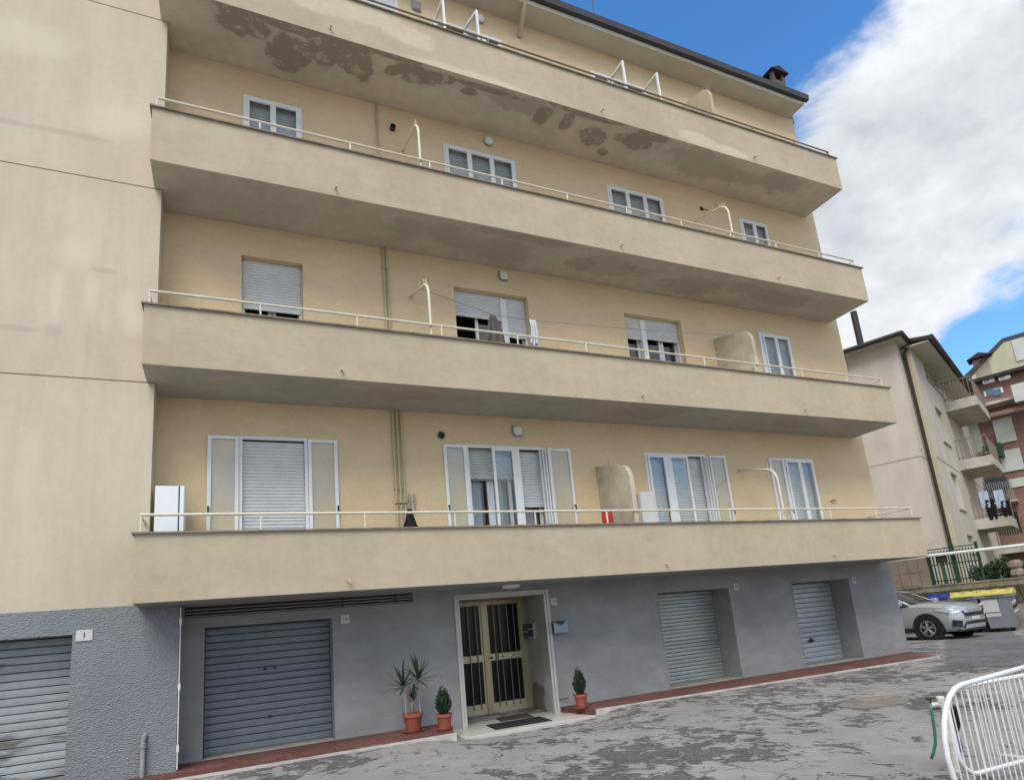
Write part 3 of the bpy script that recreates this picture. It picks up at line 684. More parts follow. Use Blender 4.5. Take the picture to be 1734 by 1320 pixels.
# top floor: open casements stand out from the wall
z0 = FL[3]+.02
for i in range(4):
    x0, x1, t = win[4][i]; wd = outer(x0, x1, z0, t, -.02, .06, .05); room(wd, x0, x1, z0, t)
    if i == 1:
        sash(wd, (4.68, -.02, 0), (0, -1, 0), (1, 0, 0), .50, z0, t-.03, .045, .04); sash(wd, (5.30, -.02, 0), (.22, -1, 0), (1, .22, 0), .50, z0, t-.03, .045, .04)
        sash(wd, (5.36, .002, 0), ex, ny, .40, z0+.02, t-.05, .05, .036); sash(wd, (5.76, .002, 0), ex, ny, .38, z0+.02, t-.05, .05, .036)
    elif i == 2:
        sash(wd, (8.45, .002, 0), ex, ny, .46, z0+.02, t-.05, .05, .036); sash(wd, (8.93, -.02, 0), (0, -1, 0), (1, 0, 0), .50, z0, t-.03, .045, .04)
        sash(wd, (9.88, -.02, 0), (0, -1, 0), (1, 0, 0), .50, z0, t-.03, .045, .04); curtain(wd, 8.46, 8.9, .1, z0, t-.05)
    else:
        pw = (x1-x0-.1)/2
        for j in range(2): sash(wd, (x0+.05+j*pw, .002, 0), ex, ny, pw, z0+.02, t-.05, .05, .036)
wd = outer(3.2, 3.92, z0, 13.9, -.03, .05); MB().box(3.245, 3.875, -.005, .012, z0+.04, 13.86).build('door_panel', M['shutter_plastic'], wd)
q = uy(705, 10, -.03); MB().bbox(q.x-.09, q.x+.09, -.05, -.001, q.z-.11, q.z+.11, .01).box(q.x-.07, q.x+.07, -.056, -.049, q.z-.08, q.z+.08).build('vent_grille', M['galvanised_grey'], AB)

# ---- garage doors: every slat a piece
def garage(x0, x1, y, z0, z1, n, mat, zj=.0):
    h = (z1-z0)/n
    gd = MB().box(x0, x1, y+.03, y+.05, z0-.02, z1).build('garage_door', M['dark_metal'], AB)
    mb = MB().prism([(x0+.003, y+.012, z0+.003), (x0+.003, y+.001, z0+h*.10), (x0+.003, y-.0015, z0+h*.5), (x0+.003, y+.001, z0+h*.88), (x0+.003, y+.012, z0+h*.95), (x0+.003, y+.028, z0+h-.003), (x0+.003, y+.028, z0+.003)], (x1-x0-.006, 0, 0))
    s_ = mb.build('slat', M[mat], gd)
    for i in range(1, n):
        d = dup(s_, (0, random.uniform(-.003, .003), i*h))
    return gd
g0 = garage(-3.1, -.765, -B+.42, -.06, 1.755, 19, 'slat_rusty')
g1 = garage(.655, 2.335, .27, .05, 1.735, 17, 'slat_blue')
for u, v in ((465, 1130), (457, 1212), (449, 1132)):
    p = uy(u, v, .26); MB().lathe(p, [(.02, -.02), (.02, .02)], 10, 'y').build('lock', M['dark_plastic'], g1)
g2 = garage(8.275, 9.995, .5, .02, 1.73, 24, 'slat_zinc')
p = uy(1166, 1153, .49); MB().tube([p+Vector((.035*math.cos(a), -.01, .035*math.sin(a))) for a in [i*.6 for i in range(11)]], .006, 6).build('pull_ring', M['galvanised_grey'], g2)
g3 = garage(11.745, 13.475, .5, .02, 1.72, 16, 'slat_worn')
p = uy(1374, 1084, .48); MB().box(p.x-.09, p.x+.09, .465, .50, p.z-.015, p.z+.015).box(p.x-.02, p.x+.02, .455, .50, p.z-.03, p.z+.05).build('handle', M['dark_plastic'], g3)

# ---- louvred slot above the blue garage door
lo_ = MB().box(.41, 3.57, .20, .24, 1.886, 2.03).build('vent_louvre', M['room_dark'], AB)
b0 = MB().obox((.41, .012, 1.893), ex, (0, 1, .5), (0, -.5, 1), 3.16, .04, .014).build('slat', M['grey'], lo_)
for i in (1, 2): dup(b0, (0, 0, .044*i))
MB().tube([(3.3, .012, 1.886), (3.3, .012, 2.032)], .01, 6).tube([(2.5, .012, 1.886), (2.5, .012, 2.032)], .01, 6).build('louvre_bar', M['dark_metal'], lo_)

# ---- entrance
ty = .80
sur = MB().box(4.25, 4.29, -.02, .02, -.088, 1.945).box(4.297, 4.335, -.012, .3, -.088, 1.866).box(5.865, 5.905, -.012, .012, -.088, 1.866).box(5.915, 5.96, -.02, .02, -.088, 1.945) \
    .box(4.29, 5.915, -.0203, .02, 1.905, 1.945).box(4.297, 5.905, -.0122, .012, 1.866, 1.898).box(4.28, 5.93, .004, .02, -.088, 1.93)
sur = MB()
for o_ in ((4.25, 4.288, -.022), (4.294, 4.334, -.012), (5.866, 5.906, -.012), (5.914, 5.96, -.022)): sur.box(o_[0], o_[1], o_[2], -.001, -.088, 1.95 if o_[2] < -.02 else 1.868)
sur.box(4.288, 5.914, -.0222, -.001, 1.908, 1.95).box(4.294, 5.906, -.0122, -.001, 1.868, 1.902)
sur.build('door_surround', M['marble'], AB)
fz = 230/1084; Pz = lambda x, y: uy(750+x*fz, 980+y*fz, ty)
zc0, zc1 = Pz(250, 668).z, Pz(250, 610).z; zp = Pz(300, 1000).z; xm = Pz(330, 400).x
dr = MB().box(4.336, 4.40, ty, ty+.06, -.086, 1.866).box(5.76, 5.862, ty, ty+.06, -.086, 1.866).box(4.40, 5.76, ty+.001, ty+.06, 1.79, 1.866).build('entrance_door', M['door_gold'], AB)
MB().box(xm-.045, xm+.045, ty-.02, ty+.05, -.08, 1.79).build('mullion', M['door_gold'], dr)
for a, b_ in ((4.402, xm-.046), (xm+.046, 5.758)):
    MB().box(a, b_, ty+.03, ty+.035, zp, 1.788).build('door_glass', M['door_glass'], dr)
    MB().bbox(a, b_, ty-.004, ty+.05, -.075, zp, .006).build('kick_panel', M['door_gold_l'], dr)
    MB().bbox(a, b_, ty-.002, ty+.05, zc0, zc1, .005).build('cross_rail', M['door_gold_l'], dr)
    MB().box(a, a+.035, ty, ty+.05, zp, 1.788).box(b_-.035, b_, ty, ty+.05, zp, 1.788).build('stile', M['door_gold'], dr)
zbot = zp-.08
for x, y in ((190, 250), (250, 250), (402, 350), (450, 350), (510, 350), (562, 350)):
    X_ = Pz(x, y).x
    MB().box(X_-.006, X_+.006, ty-.028, ty-.016, zbot, 1.80).box(X_-.008, X_+.008, ty-.02, ty+.002, zbot+.02, zbot+.04).box(X_-.008, X_+.008, ty-.02, ty+.002, 1.77, 1.79).build('bar', M['bar_bronze'], dr)
a, b_ = Pz(437, 605), Pz(590, 605)
MB().bbox(a.x, b_.x, ty-.05, ty-.032, zc0+.01, zc1-.005, .004).build('lock_plate', M['door_gold_l'], dr)
for x, y in ((383, 627), (468, 612), (556, 602)):
    p = Pz(x, y); MB().lathe((p.x, ty-.045, p.z), [(.018, -.015), (.018, .03)], 10, 'y').build('lock', M['dark_plastic'], dr)
# ---- things at the entrance
ip = ux(750+720*fz, 980+415*fz, 5.86)
ic = thing('intercom_panel', 'grey metal intercom panel with two columns of name buttons in entrance recess', 'intercom', (5.862, ip.y, ip.z-.17))
y0_, y1_ = ux(750+655*fz, 1063, 5.86).y, ux(750+745*fz, 1063, 5.86).y; y0_, y1_ = min(y0_, y1_), max(y0_, y1_)
zi0, zi1 = ip.z-.14, ip.z+.15
MB().bbox(5.80, 5.862, y0_, y1_, zi0, zi1, .008).build('housing', M['galvanised_grey'], ic)
ym = (y0_+y1_)/2
for j in range(2):
    for i in range(7):
        ya = y0_+.02 if j == 0 else ym+.012; yb = ym-.012 if j == 0 else y1_-.02
        MB().box(5.793, 5.801, ya, yb, zi0+.02+i*.037, zi0+.048+i*.037).build('name_button', M['dark_metal' if (i+j) % 4 else 'galvanised_grey'], ic)
mp0 = (5.955, 6.225, 1.19, 1.39)
mbx = thing('mailbox', 'pale blue wall mailbox with V-shaped flap beside the entrance', 'mailbox', (6.09, -.05, 1.19))
MB().prism([(mp0[0]+.01, -.002, mp0[2]-.0), (mp0[0]+.01, -.10, mp0[2]), (mp0[0]+.01, -.11, mp0[3]-.03), (mp0[0]+.01, -.002, mp0[3])], (.25, 0, 0)).build('box', M['mail_dark'], mbx)
MB().prism([(mp0[0], -.115, mp0[2]+.005), (mp0[1], -.115, mp0[2]+.005), (mp0[1], -.115, mp0[3]-.005), (6.09, -.115, mp0[3]-.075), (mp0[0], -.115, mp0[3]-.005)], (0, .012, 0)).build('flap', M['mail_blue'], mbx)
la = uz(865, 990, ZB[0])
lt = thing('ceiling_lamp', 'flat white oval lamp under the lowest balcony above the entrance', 'lamp', (la.x, la.y, ZB[0]-.06))
mb = MB().lathe((0, 0, 0), [(.10, -.055), (.145, -.045), (.16, -.02), (.16, .0)], 24); mb.T = X((la.x, la.y, ZB[0])) @ Matrix.Diagonal((1, .6, 1, 1)); mb.build('diffuser', M['lamp_glass'], lt, auto=40)
for nm, pts, mt, lab in (('doormat', ((410, 1108), (655, 1068), (725, 1098), (470, 1137)), 'mat_brown', 'worn brown doormat against the entrance door'),
                   ('doormat', ((345, 1168), (770, 1098), (872, 1128), (420, 1203)), 'mat_black', 'long black rubber doormat on the marble step')):
    c = [uz(750+x*fz, 980+y*fz, -.088) for x, y in pts]
    o = MB().prism([(p.x, p.y, -.0885) for p in c], (0, 0, .012)).build(nm, M[mt]); tag(o, lab, 'doormat')
# house numbers
def number(x, y, z, txt, lab, sw=.06, sh=.062):
    o = thing('house_number_plate', lab, 'sign', (x, y, z-sh))
    MB().bbox(x-sw, x+sw, y-.012, y, z-sh, z+sh, .003).build('plate', M['plate_white'], o)
    cu = bpy.data.curves.new('numeral', 'FONT'); cu.body = txt; cu.size = sh*1.45; cu.align_x = 'CENTER'; cu.align_y = 'CENTER'; cu.extrude = .001
    t_ = bpy.data.objects.new('numeral', cu); col.objects.link(t_); bpy.context.view_layer.update()
    me_ = bpy.data.meshes.new_from_object(t_.evaluated_get(bpy.context.evaluated_depsgraph_get()))
    bpy.data.objects.remove(t_); me_.materials.clear(); me_.materials.append(M['plate_ink'])
    n_ = bpy.data.objects.new('numeral', me_); col.objects.link(n_); n_.parent = o
    n_.rotation_euler = (R(90), 0, 0); n_.location = Vector((x, y-.0145, z))-o.location
number(2.53, 0, 1.71, '16', 'white tile with number 16 beside the blue garage door')
number(6.06, 0, 1.73, '12', 'white tile with number 12 above the blue mailbox')
number(10.21, 0, 1.745, '10', 'white tile with number 10 beside the clean zinc garage door')
number(13.66, 0, 1.68, '8', 'white tile with number 8 beside the scuffed garage door with black handle', .05, .065)
number(-.64, -B, 1.74, '1', 'white tile with number 1 on the rough grey wall', .085, .065)
# grey vent pipe on rough wall
o = MB().tube([(.02, -B-.04, .0), (.02, -B-.04, .44), (.025, -B-.03, .49), (.035, -B, .50)], [.028, .026, .03, .03], 10).lathe((.02, -B-.04, .36), [(.034, 0), (.034, .05)], 10).build('vent_pipe', M['grey'], auto=40)
tag(o, 'short grey pipe with bent top standing against the rough grey wall', 'pipe')
o = MB().tube([(5.99, -.0, .12), (5.99, -.04, .12), (6.13, -.045, .125)], .008, 6).build('wall_tap', M['dark_metal']); tag(o, 'small dark metal rod low on the grey wall beside the entrance', 'rod')

# ---- lamps, vents, pipes on the facade
ordn = ['first', 'second', 'third', 'top']
for i, (u, v) in enumerate(((874.9, 730.4), (851.5, 468.7), (826.2, 241.5), (811.7, 34.6))):
    p = uy(u, v, 0)
    o = thing('wall_lamp', ('rounded square' if i < 2 else 'round')+' white wall lamp on the '+ordn[i]+' balcony floor', 'lamp', (p.x, -.05, p.z-.1), 'wall lamps, one on each floor')
    if i < 2:
        MB().bbox(p.x-.10, p.x+.10, -.03, 0, p.z-.10, p.z+.10, .014).build('base', M['galvanised_grey'], o)
        MB().bbox(p.x-.085, p.x+.085, -.09, -.031, p.z-.085, p.z+.085, .035).build('diffuser', M['lamp_glass'], o)
    else:
        MB().lathe((p.x, 0, p.z), [(.10, -.03), (.10, 0)], 20, 'y').build('base', M['galvanised_grey'], o, auto=40)
        MB().lathe((p.x, 0, p.z), [(.02, -.115), (.06, -.105), (.085, -.08), (.095, -.05), (.09, -.031)], 20, 'y').build('diffuser', M['lamp_glass'], o, smooth=True)
p = uy(747, 737, 0)
o = MB().lathe((p.x, 0, p.z), [(.085, 0), (.085, -.02), (.065, -.022), (.06, .0)], 20, 'y').build('round_vent', M['pipe_paint'], auto=40); tag(o, 'round vent collar in the wall above the black bag', 'vent')
o = MB().lathe((p.x, -.004, p.z), [(.058, 0), (.058, -.004)], 20, 'y').build('vent_mesh', M['room_dark'], o)
p = uy(664, 219, 0)
o = MB().lathe((p.x, 0, p.z), [(.05, .0), (.05, -.09), (.042, -.09), (.04, -.02)], 14, 'y').build('flue_stub', M['dark_metal'], auto=40); tag(o, 'dark flue stub sticking out of the third floor wall', 'flue')
def pipe(x, z0_, z1_, lab, taps=False):
    o = MB().tube([(x, -.035, z0_), (x, -.035, z1_)], .018, 8).build('gas_pipe', M['pipe_paint'], auto=40); tag(o, lab, 'pipe', 'gas risers on the facade')
    for z in (z0_+.5, z0_+1.5, z1_-.4): MB().box(x-.024, x+.024, -.058, 0, z-.012, z+.012).build('clip', M['pipe_paint'], o)
    if taps: MB().tube([(x-.03, -.055, z0_+1.25), (x+.03, -.055, z0_+1.25)], .012, 6).build('valve', M['brass'], o)
for x, w_ in ((3.39, 'farthest from the black bag'), (3.46, 'between its two neighbours'), (3.53, 'nearest the black bag')): pipe(x, FL[0], ZB[1], 'cream first floor gas riser '+w_, True)
for x, w_ in ((3.37, 'farther from'), (3.43, 'nearer to')): pipe(x, FL[1], ZB[2], 'cream gas riser on the second floor '+w_+' the tube divider')
pipe(3.385, FL[2], ZB[3], 'single cream gas riser on the third balcony floor')
o = MB().tube([(3.60, -.04, 3.62), (3.60, -.04, 3.3), (3.53, -.05, 3.25)], .012, 6).tube([(3.68, -.04, 3.62), (3.68, -.04, 3.36), (3.60, -.04, 3.30)], .012, 6).box(3.585, 3.615, -.06, 0, 3.5, 3.53).box(3.665, 3.695, -.06, 0, 3.5, 3.53).build('tap_stub', M['galvanised_grey']); tag(o, 'twin grey pipe stubs with taps above the black bag', 'pipe')
# wall marks: small bracket and ring
p = uy(266, 768, 0)
for q, lab in ((uy(1410, 848, 0), 'small dark hook on the cream wall right of the last first floor window'), ):
    o = MB().tube([(q.x-.08, 0, q.z), (q.x-.08, -.04, q.z), (q.x+.08, -.045, q.z+.015)], .01, 6).build('wall_hook', M['dark_metal']); tag(o, lab, 'hook')
q = uy(1188, 354, 0); o = MB().box(q.x-.05, q.x+.02, -.03, 0, q.z-.04, q.z+.04).tube([(q.x+.02, -.02, q.z), (q.x+.18, -.02, q.z)], .008, 6).build('wall_bracket', M['dark_metal']); tag(o, 'small brown wall bracket on the third floor beside the tube divider', 'bracket')
q = uy(272, 725, 0); o = MB().box(q.x-.06, q.x+.07, -.012, 0, q.z-.045, q.z+.045).build('junction_cover', M['cream']); tag(o, 'flat cream cover plate on the wall above the refrigerator', 'cover')

# ---- dividers between flats
def arc(pts): return pts
def spikes(par, pts, d=Vector((0, 0, 1)), n=5, h=.11, mat='galvanised_grey'):
    for i in range(n):
        t_ = (i+.5)/n*(len(pts)-1); k_ = int(t_); p = Vector(pts[k_]).lerp(Vector(pts[min(k_+1, len(pts)-1)]), t_-k_)
        MB().tube([p, p+Vector((random.uniform(-.02, .02), random.uniform(-.03, .01), h))], .004, 5).build('spike', M[mat], par)
def hoop(x, zw, zo, fl, yo, lab):
    pts = [(x, 0, zw)]
    yb, zbn = -yo*.72, zo
    pts += [(x, -yo*.35, zw+(zo-zw)*.42), (x, -yo*.72, zo)]
    for i in range(1, 7):
        a = i/6*math.pi/2; pts.append((x, -yo*.72-(yo*.28)*math.sin(a), zo-.32*(1-math.cos(a))))
    pts.append((x, -yo, fl))
    o = thing('tube_divider', lab, 'divider', (x, -yo, fl))
    MB().tube(pts, .024, 10).build('tube', M['rail_paint'], o, auto=40); spikes(o, [Vector(q)+Vector((0, 0, .015)) for q in pts[1:7]], n=4, mat='rail_paint')
hoop(3.85, 10.23, 10.08, FL[2], 1.0, 'bent cream tube divider with spikes on the third floor beside the flue')
hoop(10.81, 10.21, 10.02, FL[2], 1.0, 'bent cream tube divider with spikes on the third floor by the wall bracket')
hoop(3.84, 7.21, 7.0, FL[1], 1.0, 'bent cream tube divider on the second floor holding the washing line')
hoop(10.82, 4.17, 4.0, FL[0], .97, 'bent cream tube divider on the first floor beside the last window')
def partition(x, zw, zo, fl, yo, lab, mat='beige', sp=6):
    pts = [(x, -.001, fl), (x, -.001, zw), (x, -yo*.6, zw+(zo-zw)*.7)]
    for i in range(0, 7):
        a = i/6*math.pi/2; pts.append((x, -yo*.75-yo*.25*math.sin(a), zo-.3*(1-math.cos(a))))
    pts.append((x, -yo, fl))
    o = thing('partition_wall', lab, 'partition', (x, -yo/2, fl))
    MB().prism(pts, (.09, 0, 0)).build('panel', M[mat], o)
    spikes(o, [Vector(q)+Vector((.045, 0, -.01)) for q in pts[1:9]], n=sp)
    return o
k = Mat('partition_render', (.50, .45, .355), .9, spec=.1); k.vary(.15, 1.5); k.vary(.12, 6); k.bump(k.noise(40, 6), .5, .008); M['part'] = k.m
partition(7.24, 4.17, 3.98, FL[0], 1.03, 'stained curved-top partition wall with spikes beside the red canister', 'part')
partition(10.74, 7.2, 6.98, FL[1], 1.03, 'greyish partition wall with spikes on the second floor beside the last window', 'part')
partition(10.95, 13.4, 13.2, FL[3], .95, 'cream curved-top partition wall with spikes on the top floor', 'beige', 7)

# ---- things on the balconies
fx = thing('refrigerator', 'old white refrigerator standing in the corner of the first balcony', 'refrigerator', (.25, -.45, FL[0]))
za = uy(264, 822, -.68).z
MB().bbox(.065, .335, -.68, -.2, FL[0], za, .01).build('cabinet', M['fridge_white'], fx)
MB().box(.335, .350, -.665, -.22, FL[0]+.03, za-.01).build('door_seal', M['dark_plastic'], fx)
MB().bbox(.350, .405, -.68, -.2, FL[0]+.01, za, .01).build('door', M['fridge_white'], fx)
q = uy(1028, 872, -.85); o = thing('canister', 'red plastic canister behind the first balcony rail', 'canister', (q.x, q.y, FL[0]))
MB().lathe((q.x, q.y, FL[0]), [(.085, 0), (.095, .02), (.095, .87), (.08, .9)], 18).build('body', M['red_plastic'], o, auto=50); MB().lathe((q.x, q.y, FL[0]+.9), [(.085, 0), (.085, .035)], 18).build('lid', M['red_plastic'], o, auto=50)
q = uy(694, 870, -.5)
mb = MB(); nr, nc = 12, 16
for i in range(nr):
    h = i/(nr-1); r = (.16+.03*math.sin(h*5))*(1-.80*max(0, (h-.55)/.45)**1.3) + .008
    for j in range(nc):
        a = 2*math.pi*j/nc; rr = r*(1+.20*math.sin(a*2+h*6)+.14*math.sin(a*5+i*1.3)+.06*math.sin(a*9-i)); mb.v.append(Vector((q.x+rr*math.cos(a), -.5+rr*.8*math.sin(a), FL[0]+h*1.06)))
mb.f = [(i*nc+j, i*nc+(j+1) % nc, (i+1)*nc+(j+1) % nc, (i+1)*nc+j) for i in range(nr-1) for j in range(nc)]+[tuple(range(nc))[::-1], tuple((nr-1)*nc+j for j in range(nc))]
o = mb.build('rubbish_bag', M['bag_black'], auto=60); tag(o, 'tied black plastic bag standing below the gas taps', 'bag')
# washing line and laundry on the second floor
ya = -.62
la_, lb_, lc_ = Vector((3.84, -.62, 7.02)), uy(838, 534, ya), uy(906, 543, ya)
ld_ = Vector((10.76, -.62, 6.98))
o = MB().tube([la_, lb_, lc_, lc_.lerp(ld_, .35)+Vector((0, 0, -.02)), ld_], .004, 5).build('washing_line', M['line_grey']); tag(o, 'thin washing line strung along the second balcony', 'clothes line')
def cloth(p0, wid, hgt, nam, mat, lab, trim=None, flare=.25):
    mb = MB(); nu, nv = 14, 12
    for sgn in (1, -1):
        b0_ = len(mb.v)
        for j in range(nv+1):
            t_ = j/nv
            for i in range(nu+1):
                s_ = i/nu-.5; wv = wid*(1-flare+flare*2*t_**.7)
                y = p0.y + sgn*.012 + (.035*math.sin(s_*17+sgn)+.02*math.sin(s_*31+2))*t_**.6 + (sgn*.02*t_)
                mb.v.append(Vector((p0.x+s_*wv+.02*math.sin(t_*4), y, p0.z+.005-t_*hgt*(1+.08*math.sin(s_*9)*sgn))))
        mb.f += [(b0_+j*(nu+1)+i, b0_+j*(nu+1)+i+1, b0_+(j+1)*(nu+1)+i+1, b0_+(j+1)*(nu+1)+i) for j in range(nv) for i in range(nu)]
    mb.f += [(i, i+1, (nv+1)*(nu+1)+i+1, (nv+1)*(nu+1)+i) for i in range(nu)]
    o = mb.build(nam, M[mat], smooth=True); tag(o, lab, 'laundry'); return o
cl = cloth(Vector((lb_.x-.05, ya, lb_.z)), .27, .66, 'hanging_blanket', 'cloth_dark', 'grey-brown blanket hung over the washing line', flare=.72)
cl2 = cloth(Vector((lc_.x-.06, ya, lc_.z)), .15, .50, 'hanging_towel', 'cloth_white', 'pale towel hung at the end of the washing line', flare=.1)

# ---- potted plants
def pot(par, x, y, z, r, h, saucer=True):
    s_ = .02 if saucer else 0
    if saucer: MB().lathe((x, y, z), [(r*.85, 0), (r*1.02, .012), (r*1.08, .028), (r*1.03, .028), (r*.8, .012)], 24).build('saucer', M['terracotta'], par, auto=40)
    MB().lathe((x, y, z+s_), [(r*.68, 0), (r*.72, .01), (r*.9, h*.78), (r*.92, h*.80), (r*1.02, h*.80), (r*1.04, h), (r*.94, h), (r*.9, h*.9), (.01, h*.9)], 24).build('pot', M['terracotta'], par, auto=40)
    MB().lathe((x, y, z+s_+h*.86), [(r*.9, 0), (.01, .015)], 16).build('soil', M['soil'], par)
    return z+s_+h*.88
PZ = .035
y_ = uz(704, 1240, PZ).y+.12; x_ = uz(704, 1240, PZ).x
yu = thing('potted_yucca', 'potted yucca with two spiky heads on stakes beside the entrance', 'potted plant', (x_, y_, PZ))
zs = pot(yu, x_, y_, PZ, .145, .24)
MB().tube([(x_, y_, zs-.02), (x_-.005, y_, zs+.12), (x_+.01, y_, zs+.18)], [.028, .026, .03], 10).build('trunk', M['bark'], yu, smooth=True)
MB().tube([(x_+.0, y_, zs+.14), (x_-.06, y_-.01, zs+.3), (x_-.12, y_-.02, zs+.38)], [.02, .016, .015], 8).build('branch', M['bark'], yu, smooth=True)
MB().tube([(x_+.0, y_, zs+.14), (x_+.06, y_-.01, zs+.3), (x_+.10, y_-.02, zs+.46)], [.02, .016, .015], 8).build('branch', M['bark'], yu, smooth=True)
MB().tube([(x_-.10, y_-.03, zs-.05), (x_-.115, y_-.03, zs+.42)], .007, 6).build('stake', M['stake'], yu)
MB().tube([(x_+.115, y_-.0, zs-.05), (x_+.11, y_-.0, zs+.40)], .007, 6).build('stake', M['stake'], yu)
def blade(mb, O, az, el, L, wd, droop):
    O = Vector(O); prev = None; d = Vector((math.cos(az)*math.cos(el), math.sin(az)*math.cos(el), math.sin(el))); side = Vector((-math.sin(az), math.cos(az), 0))
    p = O.copy(); rows = []
    for i in range(6):
        t_ = i/5; wv = wd*math.sin(math.pi*min(.98, .12+.86*t_))**.8*(1-.3*t_)
        rows.append((p-side*wv, p+Vector((0, 0, -wv*.35)), p+side*wv))
        d = (d+Vector((0, 0, -droop*.18*t_))).normalized(); p = p+d*L/5
    for a, b_ in zip(rows, rows[1:]):
        mb.face([a[0], a[1], b_[1], b_[0]]); mb.face([a[1], a[2], b_[2], b_[1]])
for (hx, hz_, n, L) in ((-.12, .39, 19, .36), (.10, .47, 21, .38), (.02, .19, 9, .24)):
    par = None
    for i in range(n):
        az = i*2.399+hx*10; el = R(85-105*(i/n)**.9) if hz_ > .3 else R(random.uniform(30, 80))
        mb = MB(); blade(mb, (x_+hx, y_-.02, zs+hz_+.05*(1-i/n)), az, el, L*random.uniform(.75, 1.05), .021, random.uniform(.2, 1.2))
        mb.build('leaf', M['yucca_leaf'], yu, smooth=True)
def shrub(u, v, z, r, h, ph, prad, lab):
    p = uz(u, v, z); x, y = p.x, p.y+prad*.8
    o = thing('potted_conifer', lab, 'potted plant', (x, y, z)); zs = pot(o, x, y, z, prad, ph)
    MB().tube([(x, y, zs-.02), (x, y, zs+h*.8)], [.014, .004], 6).build('trunk', M['bark'], o)
    mb = MB(); rnd = random.Random(int(u))
    for s_ in range(85):                      # upright sprays, each a fan of scale-like leaves
        a = rnd.uniform(0, 6.283); q = math.sqrt(rnd.random()); top = h*(1.0-.55*q**1.8)*rnd.uniform(.82, 1.05)
        b0_ = Vector((x+math.cos(a)*r*.45*q, y+math.sin(a)*r*.45*q, zs+h*.04)); t0 = Vector((x+math.cos(a)*r*q*.85, y+math.sin(a)*r*q*.85, zs+top))
        mid = b0_.lerp(t0, .45)+Vector((math.cos(a), math.sin(a), 0))*r*.38*q
        for i in range(26):
            t_ = rnd.random()**.8; c = b0_*(1-t_)**2+mid*2*t_*(1-t_)+t0*t_*t_
            az = rnd.uniform(0, 6.283); dr_ = Vector((math.cos(az)*.5, math.sin(az)*.5, rnd.uniform(.6, 1.2))).normalized()
            L = rnd.uniform(.03, .055); sd_ = dr_.cross(Vector((rnd.uniform(-1, 1), rnd.uniform(-1, 1), .1))).normalized()*L*.16
            mb.face([c-sd_*.5, c+dr_*L*.5-sd_, c+dr_*L, c+dr_*L*.5+sd_])
    mb.build('crown', M['shrub_leaf'], o)
shrub(757, 1236, PZ, .125, .40, .20, .115, 'small upright conifer in a terracotta pot beside the yucca')
shrub(990, 1199, .0, .115, .43, .20, .11, 'small upright conifer in a terracotta pot right of the entrance')

# ================================================================== NEIGHBOUR, BRICK BLOCK
TH = R(22.6); E2 = Vector((math.cos(TH), math.sin(TH), 0)); E1 = Vector((-math.sin(TH), math.cos(TH), 0)); UP = Vector((0, 0, 1))
C0 = Vector((24.88, 4.70, 0))
def P1(u, v): return un(u, v, C0, E2)          # on neighbour's left face plane (contains E1)
NE = 10.9; NA = 11.05
nb = thing('neighbour_house', 'pale rendered neighbour house with dark eaves, downpipe and projecting balconies', 'building', C0+Vector((0, 0, 1)))
OUT = .34; T1 = .95                              # second wing steps forward by OUT after T1
CB = C0+E2*T1-E1*OUT
def s_on(p, O, a): return (p-O).dot(a)
def FB(u, v):
    p = un(u, v, CB, E1); return s_on(p, CB, E2), p.z
LB = FB(1668, 720)[0]
hl = []
wins2 = [((1562, 592), (1577, 600), (1586, 655), (1570, 646)), ((1589, 625), (1597, 628), (1607, 668), (1598, 664)),
         ((1587, 692), (1595, 697), (1606, 752), (1597, 747)), ((1612, 800), (1620, 805), (1633, 864), (1624, 860)), ((1640, 905), (1648, 908), (1652, 935), (1644, 935))]
for q in wins2:
    ss = [FB(*c) for c in q]; hl.append((min(s_[0] for s_ in (ss[0], ss[3]))+.05, max(s_[0] for s_ in (ss[1], ss[2])), (ss[2][1]+ss[3][1])/2, (ss[0][1]+ss[1][1])/2))
hl = [(h[0], h[1], h[2], min(h[3], NE-.12)) for h in hl]
hl = [h for h in hl if h[1]-h[0] > .2 and h[3]-h[2] > .2 and h[0] > .1]
wall_mesh(MB(), CB, E2, max(LB, 6), 0, NE, -E1, hl, .18).build('wall', M['neigh'], nb)
MB().face([CB+UP*0, CB+E1*OUT, CB+E1*OUT+UP*NE, CB+UP*NE]).build('wall', M['neigh_band'], nb)
p_ = un(1556, 720, C0, E1); 
lh = [(T1*.30, T1*.52, 4.9, 6.6)]
wall_mesh(MB(), C0, E2, T1, 0, NA, -E1, lh, .15).build('wall', M['neigh'], nb)
wall_mesh(MB(), C0, E1, 11, 0, NA, -E2, [], .1).build('wall', M['neigh'], nb)
MB().face([C0+E1*11, C0+E1*11+E2*14, C0+E1*11+E2*14+UP*NE, C0+E1*11+UP*NE]).build('wall', M['neigh'], nb)
for h in hl:
    fo = MB().obox(CB+E2*(h[0])+E1*.14+UP*h[2], E2, E1, UP, h[1]-h[0], .04, h[3]-h[2]).build('window', M['panel_pale'], nb)
    MB().obox(CB+E2*(h[0]-.05)-E1*.06+UP*(h[2]-.06), E2, E1, UP, h[1]-h[0]+.1, .2, .06).build('sill', M['balcony_concrete'], fo)
    if h is hl[0]: MB().obox(CB+E2*(h[0]+.05)+E1*.12+UP*(h[2]+.1), E2, E1, UP, h[1]-h[0]-.1, .02, (h[3]-h[2])*.65).build('pane', M['window_blue'], fo)
MB().obox(C0+E2*lh[0][0]+E1*.13+UP*lh[0][2], E2, E1, UP, T1*.22, .03, 1.7).build('window', M['panel_pale'], nb)
